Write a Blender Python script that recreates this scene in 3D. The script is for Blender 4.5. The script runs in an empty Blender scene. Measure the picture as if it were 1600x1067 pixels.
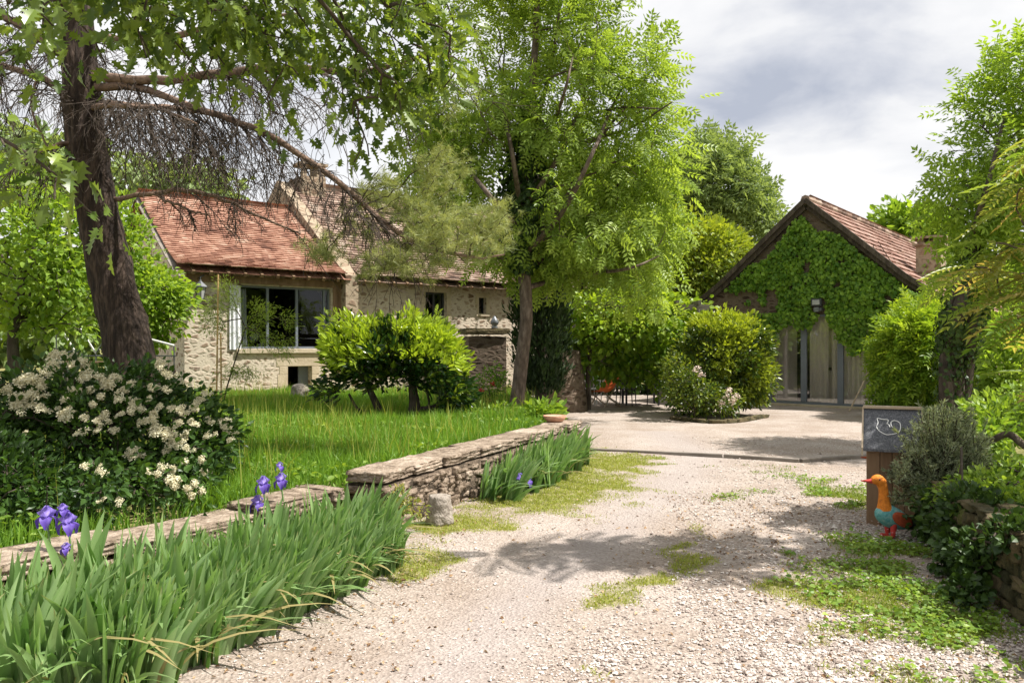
import bpy, math, random
import numpy as np
from mathutils import Vector

# ------------------------------------------------------------------ camera, sky, sun
F = 1244.0            # focal length in pixels of the 1600 px wide photograph (28 mm)
HOR = 540.0           # eye level
EYE = 1.6
scene = bpy.context.scene
cd = bpy.data.cameras.new("camera"); cam = bpy.data.objects.new("camera", cd)
scene.collection.objects.link(cam)
cam.location = (0, 0, EYE); cam.rotation_euler = (math.radians(90), 0, 0)
cd.sensor_width = 36; cd.lens = 36 * F / 1600
cd.shift_y = (HOR - 533.5) / 1600
cd.clip_end = 2000; cd.clip_start = 0.05
scene.camera = cam
scene.view_settings.view_transform = 'Standard'; scene.view_settings.look = 'None'
scene.view_settings.exposure = 0.78; scene.view_settings.gamma = 1
scene.cycles.max_bounces = 8; scene.cycles.transparent_max_bounces = 12
scene.cycles.sample_clamp_indirect = 8

SUN_EL, SUN_AZ = 58.0, -4.0      # azimuth measured from +X towards +Y
sl = bpy.data.lights.new("sun", 'SUN'); so = bpy.data.objects.new("sun", sl)
scene.collection.objects.link(so)
sl.energy = 5.0; sl.angle = math.radians(0.6); sl.color = (1.0, 0.955, 0.885)
sd = Vector((math.cos(math.radians(SUN_EL)) * math.cos(math.radians(SUN_AZ)),
             math.cos(math.radians(SUN_EL)) * math.sin(math.radians(SUN_AZ)), math.sin(math.radians(SUN_EL))))
so.rotation_euler = sd.to_track_quat('Z', 'Y').to_euler(); so.location = (30, 0, 50)

w = bpy.data.worlds.new("World"); scene.world = w; w.use_nodes = True
def build_world():
    nt = w.node_tree; N = nt.nodes; L = nt.links; N.clear()
    out = N.new('ShaderNodeOutputWorld'); bg = N.new('ShaderNodeBackground'); bg.inputs[1].default_value = 0.1
    sky = N.new('ShaderNodeTexSky'); sky.sky_type = 'NISHITA'; sky.sun_disc = False
    sky.sun_elevation = math.radians(SUN_EL); sky.sun_rotation = math.radians(90 - SUN_AZ)
    tc = N.new('ShaderNodeTexCoord'); sep = N.new('ShaderNodeSeparateXYZ'); L.new(tc.outputs['Generated'], sep.inputs[0])
    zz = N.new('ShaderNodeMath'); zz.operation = 'MAXIMUM'; L.new(sep.outputs[2], zz.inputs[0]); zz.inputs[1].default_value = 0.0
    za = N.new('ShaderNodeMath'); za.operation = 'ADD'; L.new(zz.outputs[0], za.inputs[0]); za.inputs[1].default_value = 0.22
    dx = N.new('ShaderNodeMath'); dx.operation = 'DIVIDE'; L.new(sep.outputs[0], dx.inputs[0]); L.new(za.outputs[0], dx.inputs[1])
    dy = N.new('ShaderNodeMath'); dy.operation = 'DIVIDE'; L.new(sep.outputs[1], dy.inputs[0]); L.new(za.outputs[0], dy.inputs[1])
    cx = N.new('ShaderNodeCombineXYZ'); L.new(dx.outputs[0], cx.inputs[0]); L.new(dy.outputs[0], cx.inputs[1])
    mp = N.new('ShaderNodeMapping'); mp.inputs['Location'].default_value = (5.82, 8.43, 0); L.new(cx.outputs[0], mp.inputs[0])
    n1 = N.new('ShaderNodeTexNoise'); n1.inputs['Scale'].default_value = 1.15; n1.inputs['Detail'].default_value = 7
    n1.inputs['Roughness'].default_value = 0.5; n1.inputs['Distortion'].default_value = 0.25; L.new(mp.outputs[0], n1.inputs['Vector'])
    n3 = N.new('ShaderNodeTexNoise'); n3.inputs['Scale'].default_value = 3.6; n3.inputs['Detail'].default_value = 6; n3.inputs['Roughness'].default_value = 0.55; n3.inputs['Distortion'].default_value = 0.3; L.new(mp.outputs[0], n3.inputs['Vector'])
    ns = N.new('ShaderNodeMath'); ns.operation = 'MULTIPLY_ADD'; L.new(n3.outputs[0], ns.inputs[0]); ns.inputs[1].default_value = 0.34; L.new(n1.outputs[0], ns.inputs[2])
    nb = N.new('ShaderNodeMath'); nb.operation = 'SUBTRACT'; L.new(ns.outputs[0], nb.inputs[0]); nb.inputs[1].default_value = 0.155
    r1 = N.new('ShaderNodeValToRGB'); L.new(nb.outputs[0], r1.inputs[0])
    e = r1.color_ramp.elements
    e[0].position = 0.31; e[0].color = (2.9, 3.15, 3.75, 1)
    e[1].position = 0.56; e[1].color = (5.9, 5.9, 5.95, 1)
    k = e.new(0.40); k.color = (4.15, 4.3, 4.7, 1)
    k = e.new(0.475); k.color = (5.3, 5.35, 5.5, 1)
    n2 = N.new('ShaderNodeTexNoise'); n2.inputs['Scale'].default_value = 0.8; n2.inputs['Detail'].default_value = 5; L.new(mp.outputs[0], n2.inputs['Vector'])
    r2 = N.new('ShaderNodeValToRGB'); L.new(n2.outputs[0], r2.inputs[0])
    r2.color_ramp.elements[0].position = 0.18; r2.color_ramp.elements[0].color = (0.8, 0.8, 0.8, 1)
    r2.color_ramp.elements[1].position = 0.45; r2.color_ramp.elements[1].color = (1, 1, 1, 1)
    mx = N.new('ShaderNodeMixRGB'); L.new(r2.outputs[0], mx.inputs[0]); L.new(sky.outputs[0], mx.inputs[1]); L.new(r1.outputs[0], mx.inputs[2])
    L.new(mx.outputs[0], bg.inputs[0]); L.new(bg.outputs[0], out.inputs[0])
build_world()

# ------------------------------------------------------------------ helpers
rng = np.random.default_rng(11)
R = lambda a, b, n=None: rng.uniform(a, b, n)
COL = scene.collection
def P(px, py, Y): return np.array([(px - 800) * Y / F, Y, EYE - (py - HOR) * Y / F])
def G(px, py, z=0.0):
    Y = (EYE - z) * F / (py - HOR); return np.array([(px - 800) * Y / F, Y, z])
def nrm(v): return v / np.maximum(np.linalg.norm(v, axis=-1, keepdims=True), 1e-9)
def vnoise(p, seed=0):
    p = np.asarray(p, float); i = np.floor(p).astype(np.int64); f = p - i; u = f * f * (3 - 2 * f)
    D = p.shape[-1]; out = 0
    for c in range(2 ** D):
        o = [(c >> k) & 1 for k in range(D)]
        h = np.full(p.shape[:-1], seed * 7919 + 13, np.int64); wgt = np.ones(p.shape[:-1])
        for k in range(D):
            h = h * 73856093 + (i[..., k] + o[k]) * 19349663 + 83492791 * (k + 1)
            h = (h ^ (h >> 13)) & 0x7fffffff
            wgt = wgt * (u[..., k] if o[k] else 1 - u[..., k])
        h = (h * 1274126177) & 0x7fffffff; h = h ^ (h >> 15)
        out = out + wgt * ((h & 0xffff) / 65535.0)
    return out
def fbm(p, seed=0, o=3):
    s = 0; a = 0.5; p = np.asarray(p, float)
    for k in range(o): s = s + a * vnoise(p * 2 ** k, seed + k); a *= 0.5
    return s / (1 - 0.5 ** o)
def sstep(a, b, x):
    t = np.clip((x - a) / (b - a), 0, 1); return t * t * (3 - 2 * t)

def mesh_from(name, chunks, smooth=False):
    """chunks: list of (V (n,3), F (m,k), tint (n,) or None)"""
    me = bpy.data.meshes.new(name)
    Vs, Ts, loops, sizes, off = [], [], [], [], 0
    for c in chunks:
        V, Fc = np.asarray(c[0], float), np.asarray(c[1], np.int64)
        T = c[2] if len(c) > 2 and c[2] is not None else np.full(len(V), 0.5)
        Vs.append(V); Ts.append(np.broadcast_to(np.asarray(T, float), (len(V),)))
        loops.append((Fc + off).ravel()); sizes.append(np.full(len(Fc), Fc.shape[1])); off += len(V)
    V = np.concatenate(Vs); T = np.concatenate(Ts); lp = np.concatenate(loops); sz = np.concatenate(sizes)
    me.vertices.add(len(V)); me.vertices.foreach_set('co', V.astype(np.float32).ravel())
    me.loops.add(len(lp)); me.loops.foreach_set('vertex_index', lp.astype(np.int32))
    me.polygons.add(len(sz)); st = np.concatenate([[0], np.cumsum(sz)[:-1]])
    me.polygons.foreach_set('loop_start', st.astype(np.int32)); me.polygons.foreach_set('loop_total', sz.astype(np.int32))
    me.polygons.foreach_set('use_smooth', np.full(len(sz), smooth, bool))
    a = me.attributes.new('tint', 'FLOAT', 'POINT'); a.data.foreach_set('value', T.astype(np.float32))
    me.update(calc_edges=True)
    return me
def tag(o, label=None, cat=None, group=None, kind=None):
    if label: o['label'] = label
    if cat: o['category'] = cat
    if group: o['group'] = group
    if kind: o['kind'] = kind
    return o
def thing(name, label, cat, loc=(0, 0, 0), rz=0.0, group=None):
    o = bpy.data.objects.new(name, None); COL.objects.link(o); o.location = [float(x) for x in loc]; o.rotation_euler = (0, 0, rz)
    o.empty_display_size = 0.2
    return tag(o, label, cat, group)
def obj(name, chunks, mat, parent=None, smooth=False, local=False, me=None, bevel=0):
    """world-space chunks are moved into the parent's frame unless local"""
    if me is None:
        if parent is not None and not local:
            off = np.array(parent.matrix_basis.translation)
            q = parent.parent
            while q is not None: off = off + np.array(q.matrix_basis.translation); q = q.parent
            chunks = [(np.asarray(c[0], float) - off,) + tuple(c[1:]) for c in chunks]
        me = mesh_from(name, chunks, smooth)
    if mat is not None and len(me.materials) == 0: me.materials.append(mat)
    o = bpy.data.objects.new(name, me); COL.objects.link(o)
    if parent is not None: o.parent = parent
    if bevel:
        b = o.modifiers.new('bevel', 'BEVEL'); b.width = bevel; b.segments = 2; b.limit_method = 'ANGLE'
    return o
def solo(name, chunks, mat, label, cat, group=None, base=None, smooth=False, bevel=0):
    V = np.concatenate([np.asarray(c[0]) for c in chunks])
    if base is None: base = np.array([V[:, 0].mean(), V[:, 1].mean(), V[:, 2].min()])
    o = obj(name, [(np.asarray(c[0]) - base,) + tuple(c[1:]) for c in chunks], mat, None, smooth, bevel=bevel)
    o.location = [float(x) for x in base]
    return tag(o, label, cat, group)
def copy_tree(o, parent=None):
    c = o.copy(); COL.objects.link(c); c.parent = parent
    for ch in list(o.children): copy_tree(ch, c)
    return c

BOXF = np.array([[0, 3, 2, 1], [4, 5, 6, 7], [0, 1, 5, 4], [1, 2, 6, 5], [2, 3, 7, 6], [3, 0, 4, 7]])
def box(x0, x1, y0, y1, z0, z1, t=None):
    V = np.array([[x0, y0, z0], [x1, y0, z0], [x1, y1, z0], [x0, y1, z0], [x0, y0, z1], [x1, y0, z1], [x1, y1, z1], [x0, y1, z1]], float)
    return (V, BOXF, t)
def beam(p0, p1, wd, ht, up=(0, 0, 1), t=None):
    p0, p1 = np.array(p0, float), np.array(p1, float); a = nrm(p1 - p0); b = nrm(np.cross(a, np.array(up, float))); c = np.cross(b, a)
    V = [p0 + b * sx * wd / 2 + c * sz * ht / 2 for sx, sz in ((-1, -1), (1, -1), (1, 1), (-1, 1))]
    V += [v + (p1 - p0) for v in V]
    return (np.array(V), BOXF, t)
def segs(P0, P1, R0, R1, sides=5, t=None):
    P0, P1 = np.asarray(P0, float), np.asarray(P1, float); n = len(P0)
    a = nrm(P1 - P0); ref = np.where(np.abs(a[:, 2:3]) > 0.9, np.array([[1., 0, 0]]), np.array([[0., 0, 1]]))
    b = nrm(np.cross(a, ref)); c = np.cross(a, b)
    ang = np.arange(sides) * 2 * math.pi / sides
    ring = b[:, None] * np.cos(ang)[None, :, None] + c[:, None] * np.sin(ang)[None, :, None]
    V = np.concatenate([P0[:, None] + ring * np.broadcast_to(R0, (n,))[:, None, None], P1[:, None] + ring * np.broadcast_to(R1, (n,))[:, None, None]], 1)
    k = np.arange(sides); k2 = (k + 1) % sides
    f = np.stack([k, k2, k2 + sides, k + sides], 1)
    Fc = (f[None] + (np.arange(n) * 2 * sides)[:, None, None]).reshape(-1, 4)
    T = None if t is None else np.repeat(np.broadcast_to(t, (n,)), 2 * sides)
    return (V.reshape(-1, 3), Fc, T)
def smooth_path(pts, n):
    pts = np.asarray(pts, float); m = len(pts)
    if m == 2:
        u = np.linspace(0, 1, n)[:, None]; return pts[0] * (1 - u) + pts[1] * u
    Q = np.vstack([2 * pts[0] - pts[1], pts, 2 * pts[-1] - pts[-2]]); out = []
    for u in np.linspace(0, m - 1, n):
        i = min(int(u), m - 2); f = u - i; p0, p1, p2, p3 = Q[i], Q[i + 1], Q[i + 2], Q[i + 3]
        out.append(0.5 * (2 * p1 + (p2 - p0) * f + (2 * p0 - 5 * p1 + 4 * p2 - p3) * f * f + (-p0 + 3 * p1 - 3 * p2 + p3) * f ** 3))
    return np.array(out)
def tube(path, radii, sides=8, caps=True, rough=0.0, freq=6.0, seed=0, t=None, flat=None):
    path = np.asarray(path, float); n = len(path)
    radii = np.interp(np.linspace(0, 1, n), np.linspace(0, 1, len(radii)), radii) if not np.isscalar(radii) else np.full(n, radii)
    T = nrm(np.gradient(path, axis=0)); ref = np.array([1., 0, 0]) if abs(T[0, 0]) < 0.8 else np.array([0, 0, 1.])
    rings = []; ang = np.arange(sides) * 2 * math.pi / sides
    for i in range(n):
        b = ref - T[i] * np.dot(ref, T[i]); b = b / np.linalg.norm(b); c = np.cross(T[i], b); ref = b
        r = np.full(sides, radii[i])
        if flat is not None: ring = b[None] * (np.cos(ang) * r)[:, None] + c[None] * (np.sin(ang) * r * flat)[:, None]
        else: ring = b[None] * (np.cos(ang) * r)[:, None] + c[None] * (np.sin(ang) * r)[:, None]
        if rough:
            q = np.stack([np.cos(ang) * 2.2, np.sin(ang) * 2.2, np.full(sides, np.linalg.norm(path[i] - path[0]) * 1.2)], 1) * freq / 3
            ring = ring * (1 + rough * (fbm(q, seed, 3) - 0.5) * 2)[:, None]
        rings.append(path[i] + ring)
    V = np.concatenate(rings); k = np.arange(sides); k2 = (k + 1) % sides
    f = np.stack([k, k2, k2 + sides, k + sides], 1)
    Fc = (f[None] + (np.arange(n - 1) * sides)[:, None, None]).reshape(-1, 4)
    ch = [(V, Fc, t)]
    if caps:
        ch.append((rings[0][::-1], np.arange(sides)[None], t)); ch.append((rings[-1], np.arange(sides)[None], t))
    return ch
def lathe(prof, c, sides=16, t=None):
    ang = np.arange(sides) * 2 * math.pi / sides
    V = np.concatenate([np.stack([c[0] + r * np.cos(ang), c[1] + r * np.sin(ang), np.full(sides, c[2] + z)], 1) for r, z in prof])
    k = np.arange(sides); k2 = (k + 1) % sides; f = np.stack([k, k2, k2 + sides, k + sides], 1)
    Fc = (f[None] + (np.arange(len(prof) - 1) * sides)[:, None, None]).reshape(-1, 4)
    return (V, Fc, t)
_cg = {}
def cubegrid(n):
    if n in _cg: return _cg[n]
    key = {}; V = []; Fc = []
    lin = np.linspace(-1, 1, n + 1)
    def vid(p):
        k = tuple(np.round(p, 5))
        if k not in key: key[k] = len(V); V.append(p)
        return key[k]
    for ax in range(3):
        for s in (-1, 1):
            for i in range(n):
                for j in range(n):
                    q = []
                    for (a, b) in ((i, j), (i + 1, j), (i + 1, j + 1), (i, j + 1)):
                        p = np.zeros(3); p[ax] = s; p[(ax + 1) % 3] = lin[a]; p[(ax + 2) % 3] = lin[b]; q.append(vid(p))
                    Fc.append(q if s > 0 else q[::-1])
    _cg[n] = (np.array(V), np.array(Fc)); return _cg[n]
def rock(c, size, seed, n=5, blocky=0.6, rough=0.18, freq=1.6, rz=0.0, t=None):
    V, Fc = cubegrid(n); S = nrm(V); q = S * (1 - blocky) + V * blocky * 0.82
    q = q * (1 + rough * 2 * (fbm(S * freq + seed * 3.7, seed % 97, 3) - 0.5))[:, None]
    q = q * np.array(size) / 2
    ca, sa = math.cos(rz), math.sin(rz)
    q = np.stack([q[:, 0] * ca - q[:, 1] * sa, q[:, 0] * sa + q[:, 1] * ca, q[:, 2]], 1)
    return (q + np.asarray(c), Fc, t)

# leaf templates: (verts (k,3): along, across, normal), faces
def T_diamond(w=0.5): return (np.array([[0, 0, 0], [0.45, w / 2, 0.05], [1, 0, -0.05], [0.45, -w / 2, 0.05]]), np.array([[0, 1, 2, 3]]))
def T_fold(w=0.4, f=0.12, cur=0.12):
    return (np.array([[0, 0, 0], [0.33, 0, 0.0], [0.7, 0, -cur * 0.5], [1, 0, -cur * 1.4], [0.3, w / 2, f], [0.68, w / 2 * 0.85, f - cur * .5], [0.3, -w / 2, f], [0.68, -w / 2 * 0.85, f - cur * .5]]),
            np.array([[0, 1, 4, 4], [1, 2, 5, 4], [2, 3, 5, 5], [0, 6, 1, 1], [1, 6, 7, 2], [2, 7, 3, 3]]))
def T_tri(w=0.12): return (np.array([[0, -w / 2, 0], [0, w / 2, 0], [1, 0, 0]]), np.array([[0, 1, 2]]))
def T_oak():
    pr = [(0, .02), (.1, .1), (.18, .27), (.24, .12), (.34, .17), (.45, .42), (.52, .15), (.6, .16), (.72, .34), (.78, .12), (.88, .14), (1, .0)]
    V = []; 
    for u, v in pr: V.append([u, v, v * 0.25 - 0.18 * u * u])
    m0 = len(V)
    for u, v in pr: V.append([u, -v, v * 0.25 - 0.18 * u * u])
    m1 = len(V)
    for u, v in pr: V.append([u, 0, -0.18 * u * u])
    Fc = []
    for i in range(len(pr) - 1):
        Fc.append([m1 + i, m1 + i + 1, i + 1, i]); Fc.append([m0 + i, m0 + i + 1, m1 + i + 1, m1 + i])
    return (np.array(V), np.array(Fc))
def T_pinnate(n=4, lw=0.16, ll=0.42, droop=0.35, term=True):
    V, Fc = [], []
    def leaf(o, d, l, wd):
        d = d / np.linalg.norm(d); b = np.cross([0, 0, 1.], d); k = len(V)
        V.extend([o, o + d * l * .45 + b * wd / 2 + np.array([0, 0, .02]), o + d * l + np.array([0, 0, -.12 * l]), o + d * l * .45 - b * wd / 2 + np.array([0, 0, .02])])
        Fc.append([k, k + 1, k + 2, k + 3])
    for i in range(n):
        u = 0.18 + 0.72 * i / max(n - 1, 1); s = 1 - 0.35 * abs(u - .55)
        o = np.array([u, 0, -droop * u * u])
        for sg in (-1, 1): leaf(o, np.array([0.55, sg * 1.0, -0.15]), ll * s, lw * s)
    if term: leaf(np.array([.92, 0, -droop * .85]), np.array([1., 0, -.6 * droop]), ll, lw)
    k = len(V); V.extend([np.array([0, -.008, 0]), np.array([0, .008, 0]), np.array([.95, 0, -droop * .9])]); Fc.append([k, k + 1, k + 2, k + 2])
    return (np.array(V), np.array(Fc))
def T_tuft(n=26, w=0.035, spread=0.75, seed=3):
    r = np.random.default_rng(seed); V, Fc = [], []
    for i in range(n):
        o = np.array([r.uniform(-.5, .35), 0, 0]); ph = r.uniform(0, 6.283); d = np.array([r.uniform(.35, 1.0), math.cos(ph) * spread, math.sin(ph) * spread]); d /= np.linalg.norm(d)
        b = nrm(np.cross(d, r.normal(size=3))); l = r.uniform(.6, 1.0); k = len(V)
        V.extend([o - b * w / 2, o + b * w / 2, o + d * l]); Fc.append([k, k + 1, k + 2])
    return (np.array(V), np.array(Fc))
def inst(tpl, pos, axis, nor, size, tint=None, wid=1.0):
    V, Fc = tpl; n = len(pos); a = nrm(np.asarray(axis, float)); b = nrm(np.cross(nor, a)); c = np.cross(a, b)
    s = np.broadcast_to(size, (n,))[:, None, None]
    W = pos[:, None] + s * (V[None, :, 0:1] * a[:, None] + V[None, :, 1:2] * b[:, None] * wid + V[None, :, 2:3] * c[:, None])
    k = len(V); Fs = (Fc[None] + (np.arange(n) * k)[:, None, None]).reshape(-1, Fc.shape[1])
    T = None if tint is None else np.repeat(np.broadcast_to(tint, (n,)), k)
    return (W.reshape(-1, 3), fixdeg(Fs), T) if False else (W.reshape(-1, 3), Fs, T)

# ------------------------------------------------------------------ materials
def newmat(name):
    m = bpy.data.materials.new(name); m.use_nodes = True; nt = m.node_tree; nt.nodes.clear()
    o = nt.nodes.new('ShaderNodeOutputMaterial'); return m, nt, nt.nodes, nt.links, o
def leafmat(name, c0, c1, trans=0.4, rough=0.5, tcol=(1.35, 1.25, 0.55), spec=0.35):
    m, nt, N, L, o = newmat(name)
    at = N.new('ShaderNodeAttribute'); at.attribute_name = 'tint'
    mx = N.new('ShaderNodeMixRGB'); mx.inputs[1].default_value = (*c0, 1); mx.inputs[2].default_value = (*c1, 1); L.new(at.outputs['Fac'], mx.inputs[0]); mx.use_clamp = False
    dm = N.new('ShaderNodeMath'); dm.operation = 'SUBTRACT'; dm.use_clamp = True; L.new(at.outputs['Fac'], dm.inputs[0]); dm.inputs[1].default_value = 1.0
    md = N.new('ShaderNodeMixRGB'); md.inputs[2].default_value = (.34, .25, .12, 1); L.new(dm.outputs[0], md.inputs[0]); L.new(mx.outputs[0], md.inputs[1]); mx = md
    p = N.new('ShaderNodeBsdfPrincipled'); p.inputs['Roughness'].default_value = rough; p.inputs['Specular IOR Level'].default_value = spec
    L.new(mx.outputs[0], p.inputs['Base Color'])
    tm = N.new('ShaderNodeMixRGB'); tm.blend_type = 'MULTIPLY'; tm.inputs[0].default_value = 1; L.new(mx.outputs[0], tm.inputs[1]); tm.inputs[2].default_value = (*tcol, 1)
    t = N.new('ShaderNodeBsdfTranslucent'); L.new(tm.outputs[0], t.inputs[0])
    ms = N.new('ShaderNodeMixShader'); ms.inputs[0].default_value = trans; L.new(p.outputs[0], ms.inputs[1]); L.new(t.outputs[0], ms.inputs[2])
    L.new(ms.outputs[0], o.inputs[0]); return m
def noisemat(name, cols, scale=8, rough=0.85, bump=0.3, bscale=None, stretch=(1, 1, 1), tint=0.0, detail=8, spec=0.3, metal=0.0, bdist=0.02):
    """colour ramp over object-space noise, optional per-face tint attribute, bump"""
    m, nt, N, L, o = newmat(name)
    tc = N.new('ShaderNodeTexCoord'); mp = N.new('ShaderNodeMapping'); mp.inputs['Scale'].default_value = stretch; L.new(tc.outputs['Object'], mp.inputs[0])
    n = N.new('ShaderNodeTexNoise'); n.inputs['Scale'].default_value = scale; n.inputs['Detail'].default_value = detail; n.inputs['Roughness'].default_value = 0.65; L.new(mp.outputs[0], n.inputs['Vector'])
    fac = n.outputs[0]
    if tint:
        at = N.new('ShaderNodeAttribute'); at.attribute_name = 'tint'
        s = N.new('ShaderNodeMath'); s.operation = 'SUBTRACT'; L.new(at.outputs['Fac'], s.inputs[0]); s.inputs[1].default_value = 0.5
        ml = N.new('ShaderNodeMath'); ml.operation = 'MULTIPLY_ADD'; L.new(s.outputs[0], ml.inputs[0]); ml.inputs[1].default_value = tint; L.new(n.outputs[0], ml.inputs[2]); fac = ml.outputs[0]
    r = N.new('ShaderNodeValToRGB'); L.new(fac, r.inputs[0]); e = r.color_ramp.elements
    lo, hi = 0.28, 0.72
    e[0].position = lo; e[0].color = (*cols[0], 1); e[1].position = hi; e[1].color = (*cols[-1], 1)
    for i in range(1, len(cols) - 1): k = e.new(lo + (hi - lo) * i / (len(cols) - 1)); k.color = (*cols[i], 1)
    p = N.new('ShaderNodeBsdfPrincipled'); L.new(r.outputs[0], p.inputs['Base Color']); p.inputs['Roughness'].default_value = rough; p.inputs['Specular IOR Level'].default_value = spec; p.inputs['Metallic'].default_value = metal
    if bump:
        n2 = N.new('ShaderNodeTexNoise'); n2.inputs['Scale'].default_value = bscale or scale * 3; n2.inputs['Detail'].default_value = 6; L.new(mp.outputs[0], n2.inputs['Vector'])
        b = N.new('ShaderNodeBump'); b.inputs['Strength'].default_value = bump; b.inputs['Distance'].default_value = bdist; L.new(n2.outputs[0], b.inputs['Height']); L.new(b.outputs[0], p.inputs['Normal'])
    L.new(p.outputs[0], o.inputs[0]); return m
def rubblemat(name, cols, mortar, scale=3.2, stretch=(1, 1, 1.5), edge=0.22, render=0.0, rcol=None):
    m, nt, N, L, o = newmat(name)
    tc = N.new('ShaderNodeTexCoord'); mp = N.new('ShaderNodeMapping'); mp.inputs['Scale'].default_value = stretch; L.new(tc.outputs['Object'], mp.inputs[0])
    nz = N.new('ShaderNodeTexNoise'); nz.inputs['Scale'].default_value = 3.5; nz.inputs['Detail'].default_value = 3; L.new(mp.outputs[0], nz.inputs['Vector'])
    ad = N.new('ShaderNodeMixRGB'); ad.blend_type = 'LINEAR_LIGHT'; ad.inputs[0].default_value = 0.09; L.new(mp.outputs[0], ad.inputs[1]); L.new(nz.outputs['Color'], ad.inputs[2]); ad.inputs[0].default_value = .06
    v = N.new('ShaderNodeTexVoronoi'); v.inputs['Scale'].default_value = scale; L.new(ad.outputs[0], v.inputs['Vector'])
    ve = N.new('ShaderNodeTexVoronoi'); ve.feature = 'DISTANCE_TO_EDGE'; ve.inputs['Scale'].default_value = scale; L.new(ad.outputs[0], ve.inputs['Vector'])
    sp = N.new('ShaderNodeSeparateColor'); L.new(v.outputs['Color'], sp.inputs[0])
    r = N.new('ShaderNodeValToRGB'); L.new(sp.outputs[0], r.inputs[0]); e = r.color_ramp.elements; r.color_ramp.interpolation = 'LINEAR'
    e[0].color = (*cols[0], 1); e[1].color = (*cols[-1], 1)
    for i in range(1, len(cols) - 1): k = e.new(i / (len(cols) - 1)); k.color = (*cols[i], 1)
    n3 = N.new('ShaderNodeTexNoise'); n3.inputs['Scale'].default_value = 22; n3.inputs['Detail'].default_value = 8; L.new(tc.outputs['Object'], n3.inputs['Vector'])
    mm = N.new('ShaderNodeMixRGB'); mm.blend_type = 'OVERLAY'; mm.inputs[0].default_value = 0.55; L.new(r.outputs[0], mm.inputs[1]); L.new(n3.outputs[0], mm.inputs[2])
    er = N.new('ShaderNodeMapRange'); er.inputs[1].default_value = edge * 0.35; er.inputs[2].default_value = edge; L.new(ve.outputs['Distance'], er.inputs[0])
    # some of the stones are smeared over with mortar
    th = N.new('ShaderNodeMapRange'); th.inputs[1].default_value = 0.30; th.inputs[2].default_value = 0.55; L.new(sp.outputs[1], th.inputs[0])
    n4 = N.new('ShaderNodeTexNoise'); n4.inputs['Scale'].default_value = 6; n4.inputs['Detail'].default_value = 4; L.new(tc.outputs['Object'], n4.inputs['Vector'])
    th2 = N.new('ShaderNodeMapRange'); th2.inputs[1].default_value = 0.38; th2.inputs[2].default_value = 0.58; L.new(n4.outputs[0], th2.inputs[0])
    mu = N.new('ShaderNodeMath'); mu.operation = 'MULTIPLY'; L.new(er.outputs[0], mu.inputs[0])
    mx0 = N.new('ShaderNodeMath'); mx0.operation = 'MAXIMUM'; L.new(th.outputs[0], mx0.inputs[0]); L.new(th2.outputs[0], mx0.inputs[1]); L.new(mx0.outputs[0], mu.inputs[1])
    mc = N.new('ShaderNodeMixRGB'); mc.blend_type = 'OVERLAY'; mc.inputs[0].default_value = 0.3; mc.inputs[1].default_value = (*mortar, 1); L.new(n3.outputs[0], mc.inputs[2])
    mx = N.new('ShaderNodeMixRGB'); L.new(mu.outputs[0], mx.inputs[0]); L.new(mc.outputs[0], mx.inputs[1]); L.new(mm.outputs[0], mx.inputs[2])
    p = N.new('ShaderNodeBsdfPrincipled'); L.new(mx.outputs[0], p.inputs['Base Color']); p.inputs['Roughness'].default_value = 0.92; p.inputs['Specular IOR Level'].default_value = 0.2
    hh = N.new('ShaderNodeMath'); hh.operation = 'MULTIPLY_ADD'; L.new(n3.outputs[0], hh.inputs[0]); hh.inputs[1].default_value = 0.5; L.new(mu.outputs[0], hh.inputs[2])
    b = N.new('ShaderNodeBump'); b.inputs['Strength'].default_value = 0.6; b.inputs['Distance'].default_value = 0.02; L.new(hh.outputs[0], b.inputs['Height']); L.new(b.outputs[0], p.inputs['Normal'])
    L.new(p.outputs[0], o.inputs[0]); return m
def glassmat(name, refl=0.3, tintc=(0.8, 0.85, 0.85), fres=.6):
    m, nt, N, L, o = newmat(name)
    t = N.new('ShaderNodeBsdfTransparent'); t.inputs[0].default_value = (*tintc, 1)
    g = N.new('ShaderNodeBsdfGlossy'); g.inputs['Roughness'].default_value = 0.02; g.inputs[0].default_value = (0.9, 0.92, 0.95, 1)
    lw = N.new('ShaderNodeLayerWeight'); lw.inputs[0].default_value = 0.35
    ad = N.new('ShaderNodeMath'); ad.operation = 'MULTIPLY_ADD'; L.new(lw.outputs['Fresnel'], ad.inputs[0]); ad.inputs[1].default_value = fres; ad.inputs[2].default_value = refl; ad.use_clamp = True
    ms = N.new('ShaderNodeMixShader'); L.new(ad.outputs[0], ms.inputs[0]); L.new(t.outputs[0], ms.inputs[1]); L.new(g.outputs[0], ms.inputs[2]); L.new(ms.outputs[0], o.inputs[0]); return m

M = {}
M['bark_pine'] = noisemat('bark_pine', [(.010, .007, .006), (.036, .025, .019), (.12, .084, .064)], 17, .95, 1.0, 22, (1, 1, .2), bdist=.06)
M['bark_grey'] = noisemat('bark_grey', [(.045, .034, .026), (.12, .09, .07), (.24, .19, .155)], 12, .95, .8, 24, (1, 1, .35), bdist=.03)
M['bark_dark'] = noisemat('bark_dark', [(.03, .024, .018), (.07, .055, .042), (.13, .105, .08)], 10, .95, .8, 24, (1, 1, .35), bdist=.03)
M['twig_dead'] = noisemat('twig_dead', [(.03, .023, .018), (.065, .05, .04), (.11, .086, .068)], 8, .95, 0)
M['branch_pine'] = noisemat('branch_pine', [(.09, .06, .045), (.2, .135, .1), (.3, .21, .16)], 14, .95, .5, 30)
M['oak'] = leafmat('oak_leaf', (.05, .10, .016), (.27, .37, .065), .42, .34, spec=.55)
M['ash'] = leafmat('ash_leaf', (.17, .27, .04), (.40, .53, .11), .5, .45)
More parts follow.
